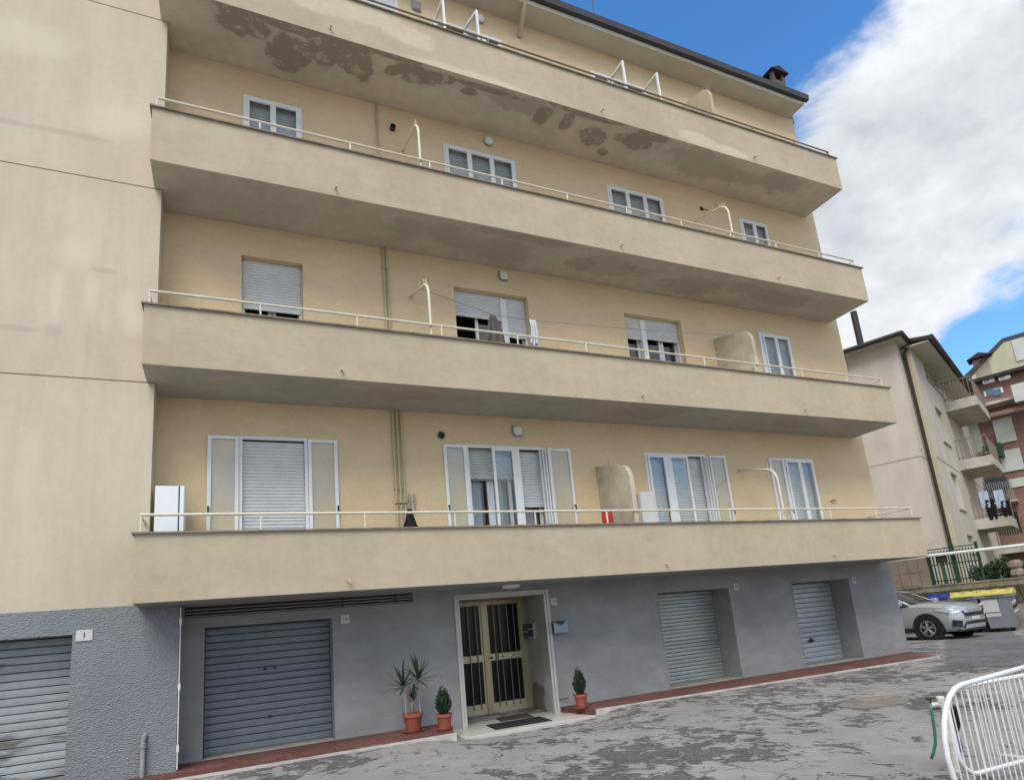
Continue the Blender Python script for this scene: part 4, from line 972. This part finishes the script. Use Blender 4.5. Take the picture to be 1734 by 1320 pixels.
# belt course
zb_ = P1(1517, 781).z
MB().obox(C0-E1*.02-E2*.012+UP*zb_, E1, E2, UP, 11, .012, .05).obox(C0-E1*.015+UP*(zb_+.001), E2, E1, UP, T1, .012, .05).obox(CB-E1*.014+UP*zb_, E2, E1, UP, max(LB, 6), .012, .05).build('belt_course', M['balcony_concrete'], nb)
# roofs
ov = .45
r1 = MB().prism([C0-E1*(OUT*.0+ov*.8)-E2*ov+UP*(NA), C0+E1*11.4-E2*ov+UP*(NA), C0+E1*11.4+E2*5+UP*(NA+.5), C0-E1*ov*.8+E2*5+UP*(NA+.5)], UP*.14).build('roof', M['roof_tile_dark'], nb)
MB().prism([C0-E1*(ov*.7)-E2*(ov-.05)+UP*((NA-.07)), C0+E1*11.3-E2*(ov-.05)+UP*((NA-.07)), C0+E1*11.3+E2*1+UP*((NA-.07)), C0-E1*ov*.7+E2*1+UP*((NA-.07))], UP*.06).build('eaves', M['eave_paint'], r1)
MB().tube([C0-E1*(ov*.85)-E2*(ov+.05)+UP*((NA+.02)), C0+E1*11.4-E2*(ov+.05)+UP*((NA+.02))], .09, 8).tube([C0-E1*(ov*.85)-E2*(ov+.05)+UP*((NA+.02)), C0-E1*(ov*.85)+E2*(T1-.1)+UP*((NA+.02))], .09, 8).build('gutter', M['gutter_brown'], r1)
o2 = .75
r2 = MB().prism([CB-E1*o2-E2*.25+UP*NE, CB-E1*o2+E2*(LB+.6)+UP*NE, CB+E1*4.5+E2*(LB+.6)+UP*(NE+.9), CB+E1*4.5-E2*.25+UP*(NE+.9)], UP*.15).build('roof', M['roof_tile_dark'], nb)
MB().prism([CB-E1*(o2-.06)-E2*.2+UP*(NE-.06), CB-E1*(o2-.06)+E2*(LB+.55)+UP*(NE-.06), CB+E1*.1+E2*(LB+.55)+UP*(NE-.06), CB+E1*.1-E2*.2+UP*(NE-.06)], UP*.055).build('eaves', M['eave_paint'], r2)
MB().tube([CB-E1*(o2+.06)-E2*.28+UP*(NE+.06), CB-E1*(o2+.06)+E2*(LB+.6)+UP*(NE+.06)], .10, 8).build('gutter', M['gutter_brown'], r2)
dp = C0+E2*(T1-.10)-E1*.12
MB().tube([C0+E2*(T1-.15)-E1*.42+UP*((NA-.03)), dp+UP*((NA-.4)), dp+UP*1.0], .06, 8).build('downpipe', M['gutter_brown'], nb, auto=40)
q = un(1445, 528, C0+E2*.6, E2); MB().tube([Vector((q.x, q.y, NA-.05)), q], .13, 10).build('flue', M['dark_metal'], nb)
# balconies of the neighbour, each with its railing
def nbalc(u, vtop, depth_, ln, lab_rail, rail_h=.95, sol=False):
    s_, z = FB(u, vtop); O = CB+E2*s_
    sl = MB().obox(O-E1*depth_+UP*(z-.45), E2, E1, UP, ln, depth_, .45).build('balcony', M['balcony_concrete'], nb)
    mr = MB()
    mr.tube([O-E1*.02+UP*(z+rail_h)+E2*.05, O-E1*(depth_-.05)+UP*(z+rail_h)+E2*.05, O-E1*(depth_-.05)+UP*(z+rail_h)+E2*(ln-.05)], .025, 6)
    mr.tube([O-E1*.02+UP*(z+.12)+E2*.05, O-E1*(depth_-.05)+UP*(z+.12)+E2*.05, O-E1*(depth_-.05)+UP*(z+.12)+E2*(ln-.05)], .02, 6).build('railing', M['rail_brown'], sl)
    nb_ = 9
    for i in range(nb_):
        p = O-E1*(.05+(depth_-.1)*i/(nb_-1))+E2*.05+UP*(z-.02); MB().tube([p, p+UP*(rail_h+.02)], .014, 5).build('bar', M['rail_brown'], sl)
    for i in range(1, 14):
        p = O-E1*(depth_-.05)+E2*(.05+(ln-.1)*i/13)+UP*(z-.02); MB().tube([p, p+UP*(rail_h+.02)], .014, 5).build('bar', M['rail_brown'], sl)
    return O, z
b1 = nbalc(1598, 682, 1.25, 4.2, '')
b2 = nbalc(1623, 780, 1.25, 3.6, '')
b3 = nbalc(1650, 880, 1.25, 3.2, '')
# laundry on its lowest balcony
O, z = b3
for i, (mt, dx, zz, hh_) in enumerate((('cloth_blue', .15, 1.35, .75), ('cloth_black', .3, .95, .9), ('cloth_blue', .75, 1.3, .8), ('cloth_black', .9, .8, .7))):
    mb = MB(); c = O-E1*(.25+dx*.9)+E2*.02
    for j in range(7):
        for i_ in range(6):
            mb.v.append(c-E1*(i_/5*.34)-E2*(.03+.04*math.sin(j*.8+i_*2))+UP*(z+zz-.15-j/6*hh_))
    mb.f = [(j*6+i_, j*6+i_+1, (j+1)*6+i_+1, (j+1)*6+i_) for j in range(6) for i_ in range(5)]
    o = mb.build('hanging_garment', M[mt], smooth=True)
    tag(o, ['pale blue shirt hung on the lowest neighbour balcony by its wall', 'dark trousers hung below the pale blue shirt', 'second pale blue garment hung on the outer railing', 'dark garment hung below the second pale blue one'][i], 'laundry')
# brick block further back, its face parallel to the neighbour's end wall
K0 = C0+E2*15.0
def KP(u, v): p = un(u, v, K0, E2); return (p-K0).dot(-E1), p.z     # s to the right, z
kb = thing('brick_block', 'red brick apartment block with balconies behind the neighbour house', 'building', K0-E1*10+UP*1)
def kbox(u0, v0, u1, v1, d0, d1, nam, mat, par=None, s=None):
    a, b_ = KP(u0, v0), KP(u1, v1); s0_, s1_ = sorted((a[0], b_[0])); z0_, z1_ = sorted((a[1], b_[1]))
    return MB().obox(K0-E1*s0_-E2*d1+UP*z0_, -E1, E2, UP, s1_-s0_, d1-d0, z1_-z0_).build(nam, M[mat], par or kb)
zr = KP(1690, 640)[1]
MB().obox(K0+E1*8+UP*0, -E1, E2, UP, 34, 8, zr).build('wall', M['brick'], kb)
kr = MB().obox(K0+E1*8-E2*.5+UP*zr, -E1, E2, UP, 34, 9, .18).build('roof', M['roof_tile_dark'], kb)
# cream gabled storey on top
ga = [KP(1640, 642), KP(1697, 582), KP(1760, 590)]
pk = K0+E2*3
def KQ(u, v): p = un(u, v, pk, E2); return p
g0_, g1_, g2_ = KQ(1634, 650), KQ(1699, 580), KQ(1790, 600)
zg = zr+.1
MB().prism([Vector((g0_.x, g0_.y, zg)), g0_, g1_, g1_-E1*6, Vector((*(g1_-E1*6).xy, zg))], E2*5).build('gable', M['cream_far'], kb)
MB().prism([g0_+UP*.02, g1_+UP*.02, g1_-E1*6.3+UP*.02, g1_-E1*6.3+UP*.25, g1_+UP*.28, g0_+UP*.25-(-E1)*.3], E2*5-E2*.0).build('gable_roof', M['gutter_slate'], kb)
q = KQ(1722, 612); MB().obox(q-E2*.06, -E1, E2, UP, .55, .06, 1.3).build('window', M['panel_pale'], kb)
q = KQ(1652, 634); chb = MB().obox(q+UP*-.6, -E1, E2, UP, .8, .8, 1.5).build('chimney', M['brick'], kb)
MB().prism([q+UP*.95+E1*.25-E2*.2, q+UP*1.25-E1*.4-E2*.2, q+UP*.95-E1*1.05-E2*.2], E2*1.2).build('chimney_cap', M['roof_tile_dark'], kb)
# its balconies and windows
bw = kbox(1636, 702, 1790, 660, 0, 1.1, 'balcony', 'balcony_concrete'); bw.scale = (1, 1, 1)
kbox(1655, 712, 1790, 688, 1.1, 1.2, 'balcony_band', 'brick')
w1 = kbox(1668, 672, 1697, 655, 0, .06, 'window', 'white_aluminium'); kbox(1671, 671, 1681, 657, .06, .08, 'pane', 'window_blue', w1); kbox(1684, 671, 1694, 657, .06, .08, 'pane', 'window_blue', w1)
for u in (1666, 1693):
    a = kbox(u, 652 if u < 1680 else 646, u+18, 641 if u < 1680 else 636, 0, .35, 'air_conditioner', 'white_plastic')
    kbox(u+2, 650 if u < 1680 else 644, u+10, 643 if u < 1680 else 638, .35, .36, 'fan_grille', 'galvanised_grey', a)
kbox(1690, 752, 1712, 705, 0, .08, 'shutter_panel', 'panel_pale'); kbox(1700, 800, 1726, 758, 0, .08, 'shutter_panel', 'panel_pale'); kbox(1712, 826, 1740, 806, 0, .06, 'window', 'panel_pale')
kbox(1640, 770, 1655, 716, 0, .05, 'window', 'panel_pale'); kbox(1724, 690, 1745, 655, 1.1, 1.5, 'awning_box', 'panel_pale')
kbox(1672, 780, 1697, 752, 0, .8, 'awning', 'green_iron'); kbox(1675, 832, 1704, 808, 0, .9, 'awning', 'awning_blue')
b_ = kbox(1672, 856, 1726, 850, 0, 1.2, 'balcony', 'balcony_concrete')
for i in range(14):
    u = 1676+i*3.6; a = KP(u, 853-(u-1676)*.12); MB().tube([K0-E1*a[0]-E2*1.15+UP*a[1], K0-E1*a[0]-E2*1.15+UP*(a[1]+1.0)], .02, 5).build('bar', M['galvanised_grey'], b_)
b4 = kbox(1640, 936, 1790, 928, 0, 1.2, 'balcony', 'balcony_concrete')
for i in range(20):
    u = 1655+i*4.2; a = KP(u, 930-(u-1655)*.1); MB().tube([K0-E1*a[0]-E2*1.15+UP*a[1], K0-E1*a[0]-E2*1.15+UP*(a[1]+1.0)], .02, 5).build('bar', M['rail_brown'], b4)
kbox(1690, 906, 1722, 866, 0, .05, 'window', 'room_dark')

# ---- retaining wall, fence, shrub
WP = Vector((24.6, 1.6, 0))                       # wall line through WP along E1
def WQ(u, v, off=0): p = un(u, v, WP-E2*off, E2); return (p-WP).dot(-E1), p.z
WZ = 1.40
ter = MB().prism([WP+E1*12+UP*.6, WP-E1*14+UP*.6, WP-E1*14+E2*60+UP*.6, WP+E1*12+E2*60+UP*.6], UP*.62).build('upper_terrain', M['grass'], kind='structure')
o = MB().obox(WP+E1*12-E2*.0+UP*-.6, -E1, E2, UP, 26, .35, WZ+.6).build('retaining_wall', M['old_wall']); tag(o, 'stained old concrete retaining wall behind the bins', 'wall')
MB().obox(WP+E1*12-E2*.03+UP*WZ, -E1, E2, UP, 26, .42, .05).build('wall_coping', M['old_wall'], o)
# concrete block wall at the left
bwl = thing('block_screen_wall', 'brownish concrete block wall above the parked car', 'wall', WP+E1*5+UP*WZ)
sA, sB = WQ(1505, 970)[0], WQ(1574, 970)[0]; zA = WQ(1560, 944)[1]
nr_ = 2; ncx = 4
for r_ in range(nr_):
    for c_ in range(-3, ncx):
        bl_w = (sB-sA)/ncx; s0_ = sA+c_*bl_w; hb = (zA-WZ-.05)/nr_
        MB().obox(WP-E1*(s0_+.012)+E2*(.06+random.uniform(0, .012))+UP*(WZ+.05+r_*hb+.008), -E1, E2, UP, bl_w-.024, .2, hb-.016).build('block', M['block_wall'], bwl)
MB().obox(WP-E1*(sA-3*(sB-sA)/ncx)+E2*.085+UP*(WZ+.05), -E1, E2, UP, (sB-sA)*(1+3/ncx)-.01, .15, zA-WZ-.06).build('mortar', M['old_wall'], bwl)
# green iron fence
fe = thing('iron_fence', 'dark green iron railing on the retaining wall', 'fence', WP+UP*WZ)
sA, zb0 = WQ(1576, 985); sB, _ = WQ(1658, 960); ztp = WQ(1578, 931)[1]; 
G = M['green_iron']; zf = WZ+.05
for s_, wd_ in ((sA, .09), ((sA+sB)/2, .14), (sB, .09)): MB().obox(WP-E1*(s_)+E2*.10+UP*zf, -E1, E2, UP, wd_, .09, ztp+.12-zf).build('post', G, fe)
for zz in (zf+.10, zf+(ztp-zf)*.55, ztp-.14, ztp): MB().obox(WP-E1*sA+E2*.12+UP*zz, -E1, E2, UP, sB-sA, .04, .035).build('rail', G, fe)
nbars = 15; 
b0 = MB().obox(WP-E1*(sA+.1)+E2*.13+UP*zf, -E1, E2, UP, .035, .02, ztp-zf-.05).build('bar', G, fe)
for i in range(1, nbars): dup(b0, -E1*((sB-sA-.2)/(nbars-1)*i))
MB().obox(WP-E1*(sA+(sB-sA)*.22)+E2*.03+UP*(zf+.72), -E1, E2, UP, .3, .1, .25).build('letter_box', M['dark_metal'], fe)
wp0 = WQ(1568, 941, .08); wp1 = WQ(1760, 919, .08)
o = thing('white_rail', 'long white pole fixed along the green iron fence', 'rail', WP+UP*WZ)
MB().tube([WP-E1*wp0[0]-E2*.02+UP*wp0[1], WP-E1*wp1[0]-E2*.02+UP*wp1[1]], .055, 8).build('pole', M['barrier_white'], o)
for s_ in (wp0[0]+.4, wp1[0]-.2, wp1[0]-3): 
    zz = wp0[1]+(wp1[1]-wp0[1])*(s_-wp0[0])/(wp1[0]-wp0[0]); MB().tube([WP-E1*s_+E2*.05+UP*WZ, WP-E1*s_+E2*.05+UP*(zz-.02), WP-E1*s_-E2*.02+UP*zz], .025, 6).build('support', G, o)
def leaf_clump(nam, c, rx, rz, n, mat, lab, cat):
    mb = MB(); rnd = random.Random(int(rx*100)+n)
    for i in range(n):
        v = Vector((rnd.gauss(0, 1), rnd.gauss(0, 1), rnd.gauss(0, 1))).normalized()*rnd.random()**.4
        p = c+(-E1)*v.x*rx+E2*v.y*rx*.35+UP*(v.z*rz*(1+.3*math.sin(v.x*5))); d1 = Vector((rnd.gauss(0, 1), rnd.gauss(0, 1), rnd.gauss(0, 1)+.4)).normalized(); d2 = d1.cross(Vector((rnd.gauss(0, 1), rnd.gauss(0, 1), rnd.gauss(0, 1)))).normalized(); L = rnd.uniform(.06, .13)
        mb.face([p-d2*L*.3, p+d1*L*.6-d2*L*.1, p+d1*L, p+d1*L*.4+d2*L*.35])
    t_ = thing(nam, lab, cat, Vector((c.x, c.y, WZ+.05)))
    mb.build('crown', M[mat], t_); MB().tube([Vector((c.x, c.y, WZ+.02)), Vector((c.x, c.y, c.z))], [.05, .02], 6).build('trunk', M['bark'], t_)
s_, z = WQ(1686, 968); leaf_clump('shrub', WP-E1*s_+E2*.5+UP*z, .85, .42, 2600, 'hedge_leaf', 'low green shrub growing on the retaining wall beside the fence', 'shrub')
s_, z = WQ(1727, 962); 
for i in range(6):
    rnd = random.Random(i); mb = MB(); c = WP-E1*(s_+(i % 3)*.42-.1)+E2*.25+UP*(WZ+.05+(i//3)*.27)
    for zz, rr in ((0, .15), (.08, .23), (.2, .22), (.29, .12)):
        for j in range(8):
            a = j*.785; q = rr*rnd.uniform(.85, 1.12); mb.v.append(c-E1*(math.cos(a)*q)+E2*math.sin(a)*q+UP*zz)
    mb.f = [(k_*8+j, k_*8+(j+1) % 8, (k_+1)*8+(j+1) % 8, (k_+1)*8+j) for k_ in range(3) for j in range(8)]+[tuple(range(8))[::-1], tuple(range(24, 32))]
    o = mb.build('stone', M['stone']); tag(o, 'rough brown stone of the pile on the retaining wall by the shrub', 'stone', 'stones piled on the wall')

# ---- bins
def bin_(u, v, lid, lab, wdt=.96, off=1.0, stick=True):
    p = un(u, v, WP-E2*off, E2); s_ = (p-WP).dot(-E1); base = WP-E1*s_-E2*off
    z = gz(base.x, base.y); T = Matrix.Translation((base.x, base.y, z)) @ Matrix((( -E1.x, E2.x, 0, 0), (-E1.y, E2.y, 0, 0), (0, 0, 1, 0), (0, 0, 0, 1)))
    o = thing('waste_container', lab, 'waste bin', (base.x, base.y, z), 'wheeled waste containers by the wall')
    h = 1.12; a0, a1 = wdt/2-.10, wdt/2
    mb = MB(T); lo_p = [(-a0, -.0, .12), (a0, -.0, .12), (a0, .75, .12), (-a0, .75, .12)]; hi_p = [(-a1, -.12, h), (a1, -.12, h), (a1, .9, h), (-a1, .9, h)]
    mb.add(lo_p+hi_p, [(0, 3, 2, 1), (4, 5, 6, 7)]+[(i, (i+1) % 4, 4+(i+1) % 4, 4+i) for i in range(4)]).build('body', M['bin_grey'], o)
    MB(T).box(-a1-.03, a1+.03, -.15, .93, h-.05, h+.03).build('rim', M['bin_grey'], o)
    mb = MB(T); 
    prof = [(-.17, h+.03), (-.16, h+.10), (.1, h+.17), (.5, h+.19), (.93, h+.13), (.95, h+.03)]
    mb.prism([(-a1-.04, y, z_) for y, z_ in prof], (2*a1+.08, 0, 0)); 
    for q in (-.45, 0, .45): mb.box(q*wdt-.05, q*wdt+.05, -.10, .8, h+.06, h+.21)
    mb.build('lid', M[lid], o)
    MB(T).box(-.25, .25, -.20, -.165, h+.03, h+.07).build('lid_handle', M['bin_lid_blue' if 'blue' in lid else 'bin_lid_yellow'], o)
    for sx_ in (-1, 1):
        for y in (.12, .62): MB(T).lathe((sx_*(a0-.12), y, .09), [(.09, -.025), (.09, .025)], 14, 'x').build('wheel', M['black_rubber'], o)
    if stick:
        sl = lambda z_: -.12*(z_-.12)/(h-.12)-.008
        MB(T).face([(-.38, sl(.62), .62), (.02, sl(.62), .62), (.02, sl(1.0), 1.0), (-.38, sl(1.0), 1.0)]).build('sticker', M['sticker'], o)
        MB(T).face([(-.36, sl(.48), .48), (.04, sl(.48), .48), (.04, sl(.58), .58), (-.36, sl(.58), .58)]).build('sticker', M['sticker'], o)
        for sx_ in (-1, 1):
            for i in range(3):
                z1_ = .55+i*.14; xa = sx_*.44; MB(T).face([(xa-.06, sl(z1_), z1_), (xa+.06, sl(z1_+.08), z1_+.08), (xa+.06, sl(z1_+.15), z1_+.15), (xa-.06, sl(z1_+.07), z1_+.07)]).build('reflector', M['sticker' if i != 1 else 'car_black'], o)
bin_(1701, 1069, 'bin_lid_yellow', 'grey waste container with yellow lid and white sticker, clear of the car', .86)
bin_(1648, 1072, 'bin_lid_yellow', 'grey waste container with yellow lid partly behind the car bonnet', .70)
bin_(1606, 1075, 'bin_lid_blue', 'waste container with blue lid behind the parked car', .56)

# ---- parked car
def car():
    pw_ = uz(1577, 1083, -.12)
    hd = R(-86); fwd = Vector((math.cos(hd), math.sin(hd), 0)); lft = Vector((-math.sin(hd), math.cos(hd), 0))
    org = Vector((pw_.x, pw_.y, 0))-fwd*1.32+lft*.88; org.z = gz(pw_.x, pw_.y)
    T = Matrix.Translation(org) @ Matrix(((fwd.x, lft.x, 0, 0), (fwd.y, lft.y, 0, 0), (0, 0, 1, 0), (0, 0, 0, 1)))
    o = thing('parked_car', 'silver crossover car parked beyond the corner of the building', 'car', org)
    st = [  # x, half width, bottom, mid, belt, top(shoulder), crown
        (-2.18, .62, .45, .62, .85, .95, .97), (-2.05, .80, .32, .60, .95, 1.02, 1.04), (-1.6, .89, .24, .58, .98, 1.04, 1.06), (-.8, .90, .22, .56, .97, 1.02, 1.05),
        (.0, .90, .22, .56, .95, 1.00, 1.03), (.75, .90, .22, .56, .97, 1.03, 1.07), (1.15, .905, .22, .56, .96, 1.02, 1.065), (1.55, .89, .22, .56, .93, .99, 1.04),
        (1.85, .86, .22, .54, .88, .945, .99), (2.02, .80, .22, .52, .81, .89, .925), (2.13, .69, .24, .50, .75, .84, .865), (2.19, .54, .27, .48, .68, .77, .79)]
    prof = lambda s_: [(0, s_[2]), (s_[1]*.86, s_[2]), (s_[1]*.97, s_[2]+.12), (s_[1], s_[3]), (s_[1]*.985, s_[3]+(s_[4]-s_[3])*.55), (s_[1]*.95, s_[4]), (s_[1]*.80, s_[5]), (s_[1]*.4, (s_[5]+s_[6]*2)/3), (0, s_[6])]
    mb = MB(T); rows = []
    for s_ in st:
        p = prof(s_); full = p+[(-y, z) for y, z in p[-2:0:-1]]; b0_ = len(mb.v); mb.v += [Vector((s_[0], y, z)) for y, z in full]; rows.append((b0_, len(full)))
    n = rows[0][1]
    for (a, _), (b_, _) in zip(rows, rows[1:]): mb.f += [(a+j, a+(j+1) % n, b_+(j+1) % n, b_+j) for j in range(n)]
    mb.f += [tuple(range(n)), tuple(rows[-1][0]+j for j in range(n))]
    body = mb.build('body', M['car_silver'], o, auto=38)
    # greenhouse
    gs = [(1.0, .98, -1.95, .86), (1.22, .55, -1.86, .77), (1.40, .20, -1.66, .66), (1.46, -.05, -1.45, .58)]
    mb = MB(T)
    for z, xf, xr, hw in gs: mb.v += [Vector(q) for q in ((xf, hw*.72, z), (xf-.22, hw, z), (xr, hw, z), (xr, -hw, z), (xf-.22, -hw, z), (xf, -hw*.72, z))]
    for k_ in range(3): mb.f += [(k_*6+j, k_*6+(j+1) % 6, k_*6+6+(j+1) % 6, k_*6+6+j) for j in range(6)]
    mb.f += [tuple(range(18, 24)), tuple(range(6))]
    mb.build('windows', M['car_glass'], o, auto=30)
    MB(T).prism([(-.08, .56, 1.455), (-1.5, .56, 1.455), (-1.5, -.56, 1.455), (-.08, -.56, 1.455)], (0, 0, .03)).build('roof', M['car_silver'], o)
    for sy in (-1, 1):
        pts = [(z, xf, hw) for z, xf, xr, hw in gs]
        MB(T).tube([(xf-.11, sy*(hw*.86+.02), z) for z, xf, hw in pts]+[(-1.45, sy*.60, 1.465), (-1.9, sy*.8, 1.15)], .032, 6).build('pillar', M['car_silver'], o, smooth=True)
        MB(T).tube([(.70, sy*.86, 1.04), (.66, sy*1.0, 1.07)], .02, 6).build('mirror_arm', M['car_black'], o)
        MB(T).bbox(.55, .74, sy*1.0-.10, sy*1.0+.08, 1.02, 1.16, .03).build('mirror', M['car_silver'], o)
        for x in (1.32, -1.33):
            MB(T).lathe((x, sy*.80, .34), [(.43, 0), (.43, sy*.115), (.34, sy*.118)], 28, 'y').build('wheel_arch', M['car_black'], o, auto=40)
            wh = MB(T).lathe((x, sy*.70, .335), [(.22, 0), (.32, .0), (.335, sy*.03), (.335, sy*.20), (.32, sy*.225), (.235, sy*.228), (.225, sy*.20)], 30, 'y').build('wheel', M['black_rubber'], o, auto=40)
            MB(T).lathe((x, sy*.70, .335), [(.228, sy*.20), (.228, sy*.222), (.20, sy*.222), (.195, sy*.18)], 30, 'y').lathe((x, sy*.70, .335), [(.05, sy*.19), (.05, sy*.232), (.03, sy*.236)], 12, 'y').build('rim', M['car_rim'], wh, auto=40)
            for i in range(5):
                for dd in (-.16, .16):
                    a = i*2*math.pi/5+.3; b_ = a+dd*1.1
                    A = Vector((x+.04*math.cos(a), sy*.925, .335+.04*math.sin(a))); Bq = Vector((x+.21*math.cos(b_), sy*.918, .335+.21*math.sin(b_)))
                    MB(T).tube([A, Bq], [.02, .014], 6).build('spoke', M['car_rim'], wh)
        MB(T).prism([(1.58, sy*.885, .82), (1.95, sy*.83, .74), (2.11, sy*.68, .735), (2.13, sy*.62, .79), (1.98, sy*.785, .83), (1.68, sy*.865, .87)], (.02, sy*.015, 0)).build('headlight', M['head_lamp'], o)
        MB(T).prism([(1.96, sy*.84, .36), (2.14, sy*.66, .33), (2.15, sy*.64, .50), (2.00, sy*.82, .54)], (.035, sy*.02, 0)).build('fog_lamp_intake', M['car_black'], o)
        MB(T).box(-1.0, 1.0, sy*.885, sy*.912, .22, .34).build('sill_cladding', M['car_black'], o)
        MB(T).box(.28, .285, sy*.895, sy*.906, .36, .95).build('door_gap', M['car_black'], o)
    MB(T).prism([(2.16, -.50, .61), (2.16, .50, .61), (2.13, .57, .76), (2.13, -.57, .76)], (.05, 0, .0)).build('grille', M['car_black'], o)
    MB(T).prism([(2.12, -.62, .30), (2.12, .62, .30), (2.16, .52, .46), (2.16, -.52, .46)], (.05, 0, 0)).build('lower_intake', M['car_black'], o)
    MB(T).prism([(2.02, -.74, .20), (2.17, -.52, .20), (2.21, .0, .20), (2.17, .52, .20), (2.02, .74, .20)], (0, 0, .06)).build('front_lip', M['car_black'], o)
    MB(T).bbox(2.20, 2.225, -.20, .20, .49, .59, .004).build('number_plate', M['plate_white'], o)
car()

# ---- manhole-like worn patch is in the asphalt; standpipe with hose
bx = uz(1592, 1180, .52); gzv = gz(bx.x, bx.y)
sp_ = thing('standpipe', 'short white water standpipe with tap behind the barrier', 'standpipe', (bx.x, bx.y, gzv))
MB().tube([(bx.x, bx.y, gzv-.02), (bx.x, bx.y, .46)], .021, 10).lathe((bx.x, bx.y, .18), [(.026, 0), (.026, .05)], 10).lathe((bx.x, bx.y, .36), [(.028, 0), (.028, .04)], 10).build('pipe', M['pvc_white'], sp_, auto=40)
rgt = Vector((CM.col[0].x, CM.col[0].y, 0)).normalized(); fwdc = Vector((-rgt.y, rgt.x, 0))
tp = Vector((bx.x, bx.y, .47))
MB().tube([tp-rgt*.085, tp+rgt*.02], .02, 10).lathe(tp+UP*-.02, [(.03, 0), (.032, .07), (.02, .08)], 10).build('tap', M['pvc_white'], sp_, auto=40)
MB().tube([tp-rgt*.08+UP*.01, tp-rgt*.08+UP*.045], .008, 6).tube([tp-rgt*.11+UP*.05, tp-rgt*.045+UP*.05], .01, 6).tube([tp-rgt*.085+UP*-.03, tp+rgt*.03-UP*.03], .007, 6).build('tap_handle', M['dark_metal'], sp_)
MB().tube([tp+rgt*.03, tp+rgt*.075+UP*-.04, tp+rgt*.085+UP*-.14, tp+rgt*.06+UP*-.22], [.018, .03, .03, .014], 8).build('insulation', M['bag_black'], sp_, auto=60)
vb = Vector((bx.x, bx.y, .12))+rgt*.05
MB().lathe(vb, [(.03, 0), (.034, .04), (.03, .09), (.015, .13)], 10).tube([vb+UP*.05, vb-rgt*.05+UP*.05], .012, 6).build('valve_cap', M['valve_blue'], sp_, auto=40)
hp = [tp-rgt*.075+UP*-.02]; 
for u, v in ((1577, 1200), (1580, 1220), (1583, 1240), (1584, 1258), (1581, 1273), (1577, 1284)):
    hp.append(un(u, v, bx, fwdc))
o = MB().tube(hp, .011, 8).build('garden_hose', M['hose_green'], smooth=True); tag(o, 'green garden hose hanging from the standpipe tap', 'hose')

# ---- crowd barriers
def barrier(pt, ang, h, ln, gap, lab, rt=.0155, r=.16):
    p = Vector(pt); a = Vector((math.cos(ang), math.sin(ang), 0)); nrm = Vector((-a.y, a.x, 0)); z = gz(p.x, p.y)
    o = thing('crowd_barrier', lab, 'barrier', (p.x, p.y, z), 'white crowd barriers')
    bz = z+.09; tz = z+h
    Q = lambda s_, zz: Vector((p.x, p.y, 0))+a*s_+UP*zz
    pts = []
    for cx_, cz_, a0 in ((r, bz+r, 180), (r, tz-r, 180), (ln-r, tz-r, 90), (ln-r, bz+r, 0)):
        rg = {0: range(180, 271, 15)}.get(0)
    for i in range(7): t_ = R(270-15*i); pts.append(Q(r+r*math.cos(t_), bz+r+r*math.sin(t_)))
    for i in range(7): t_ = R(180-15*i); pts.append(Q(r+r*math.cos(t_), tz-r+r*math.sin(t_)))
    for i in range(7): t_ = R(90-15*i); pts.append(Q(ln-r+r*math.cos(t_), tz-r+r*math.sin(t_)))
    for i in range(7): t_ = R(0-15*i); pts.append(Q(ln-r+r*math.cos(t_), bz+r+r*math.sin(t_)))
    pts.append(pts[0]); MB().tube(pts, rt, 10, False).build('frame', M['barrier_white'], o, smooth=True)
    n = int((ln-.2)/gap)
    for i in range(n+1):
        s_ = .10+i*gap
        def zlim(s__):
            if s__ < r: q = r-math.sqrt(max(r*r-(r-s__)**2, 0)); return q
            if s__ > ln-r: q = r-math.sqrt(max(r*r-(s__-ln+r)**2, 0)); return q
            return 0
        q = zlim(s_); MB().tube([Q(s_, bz+q), Q(s_, tz-q)], .0036, 6).build('bar', M['barrier_white'], o)
    for s_ in (.75, ln-.35): MB().tube([Q(s_, bz)-nrm*.25+UP*(-.085), Q(s_, bz)-nrm*.2, Q(s_, bz)+nrm*.2, Q(s_, bz)+nrm*.25+UP*(-.085)], .014, 8).build('foot', M['barrier_white'], o, smooth=True)
pA = uz(1601, 1265, .475); pB = uz(1620, 1280, .21)
barrier((pA.x, pA.y), R(8), .79, 2.3, .075, 'taller white tubular crowd barrier standing in front of the lower one', r=.345)
barrier((pB.x+.02, pB.y+.0), R(-3), .66, 2.3, .075, 'lower white tubular crowd barrier behind the taller one, by the standpipe')
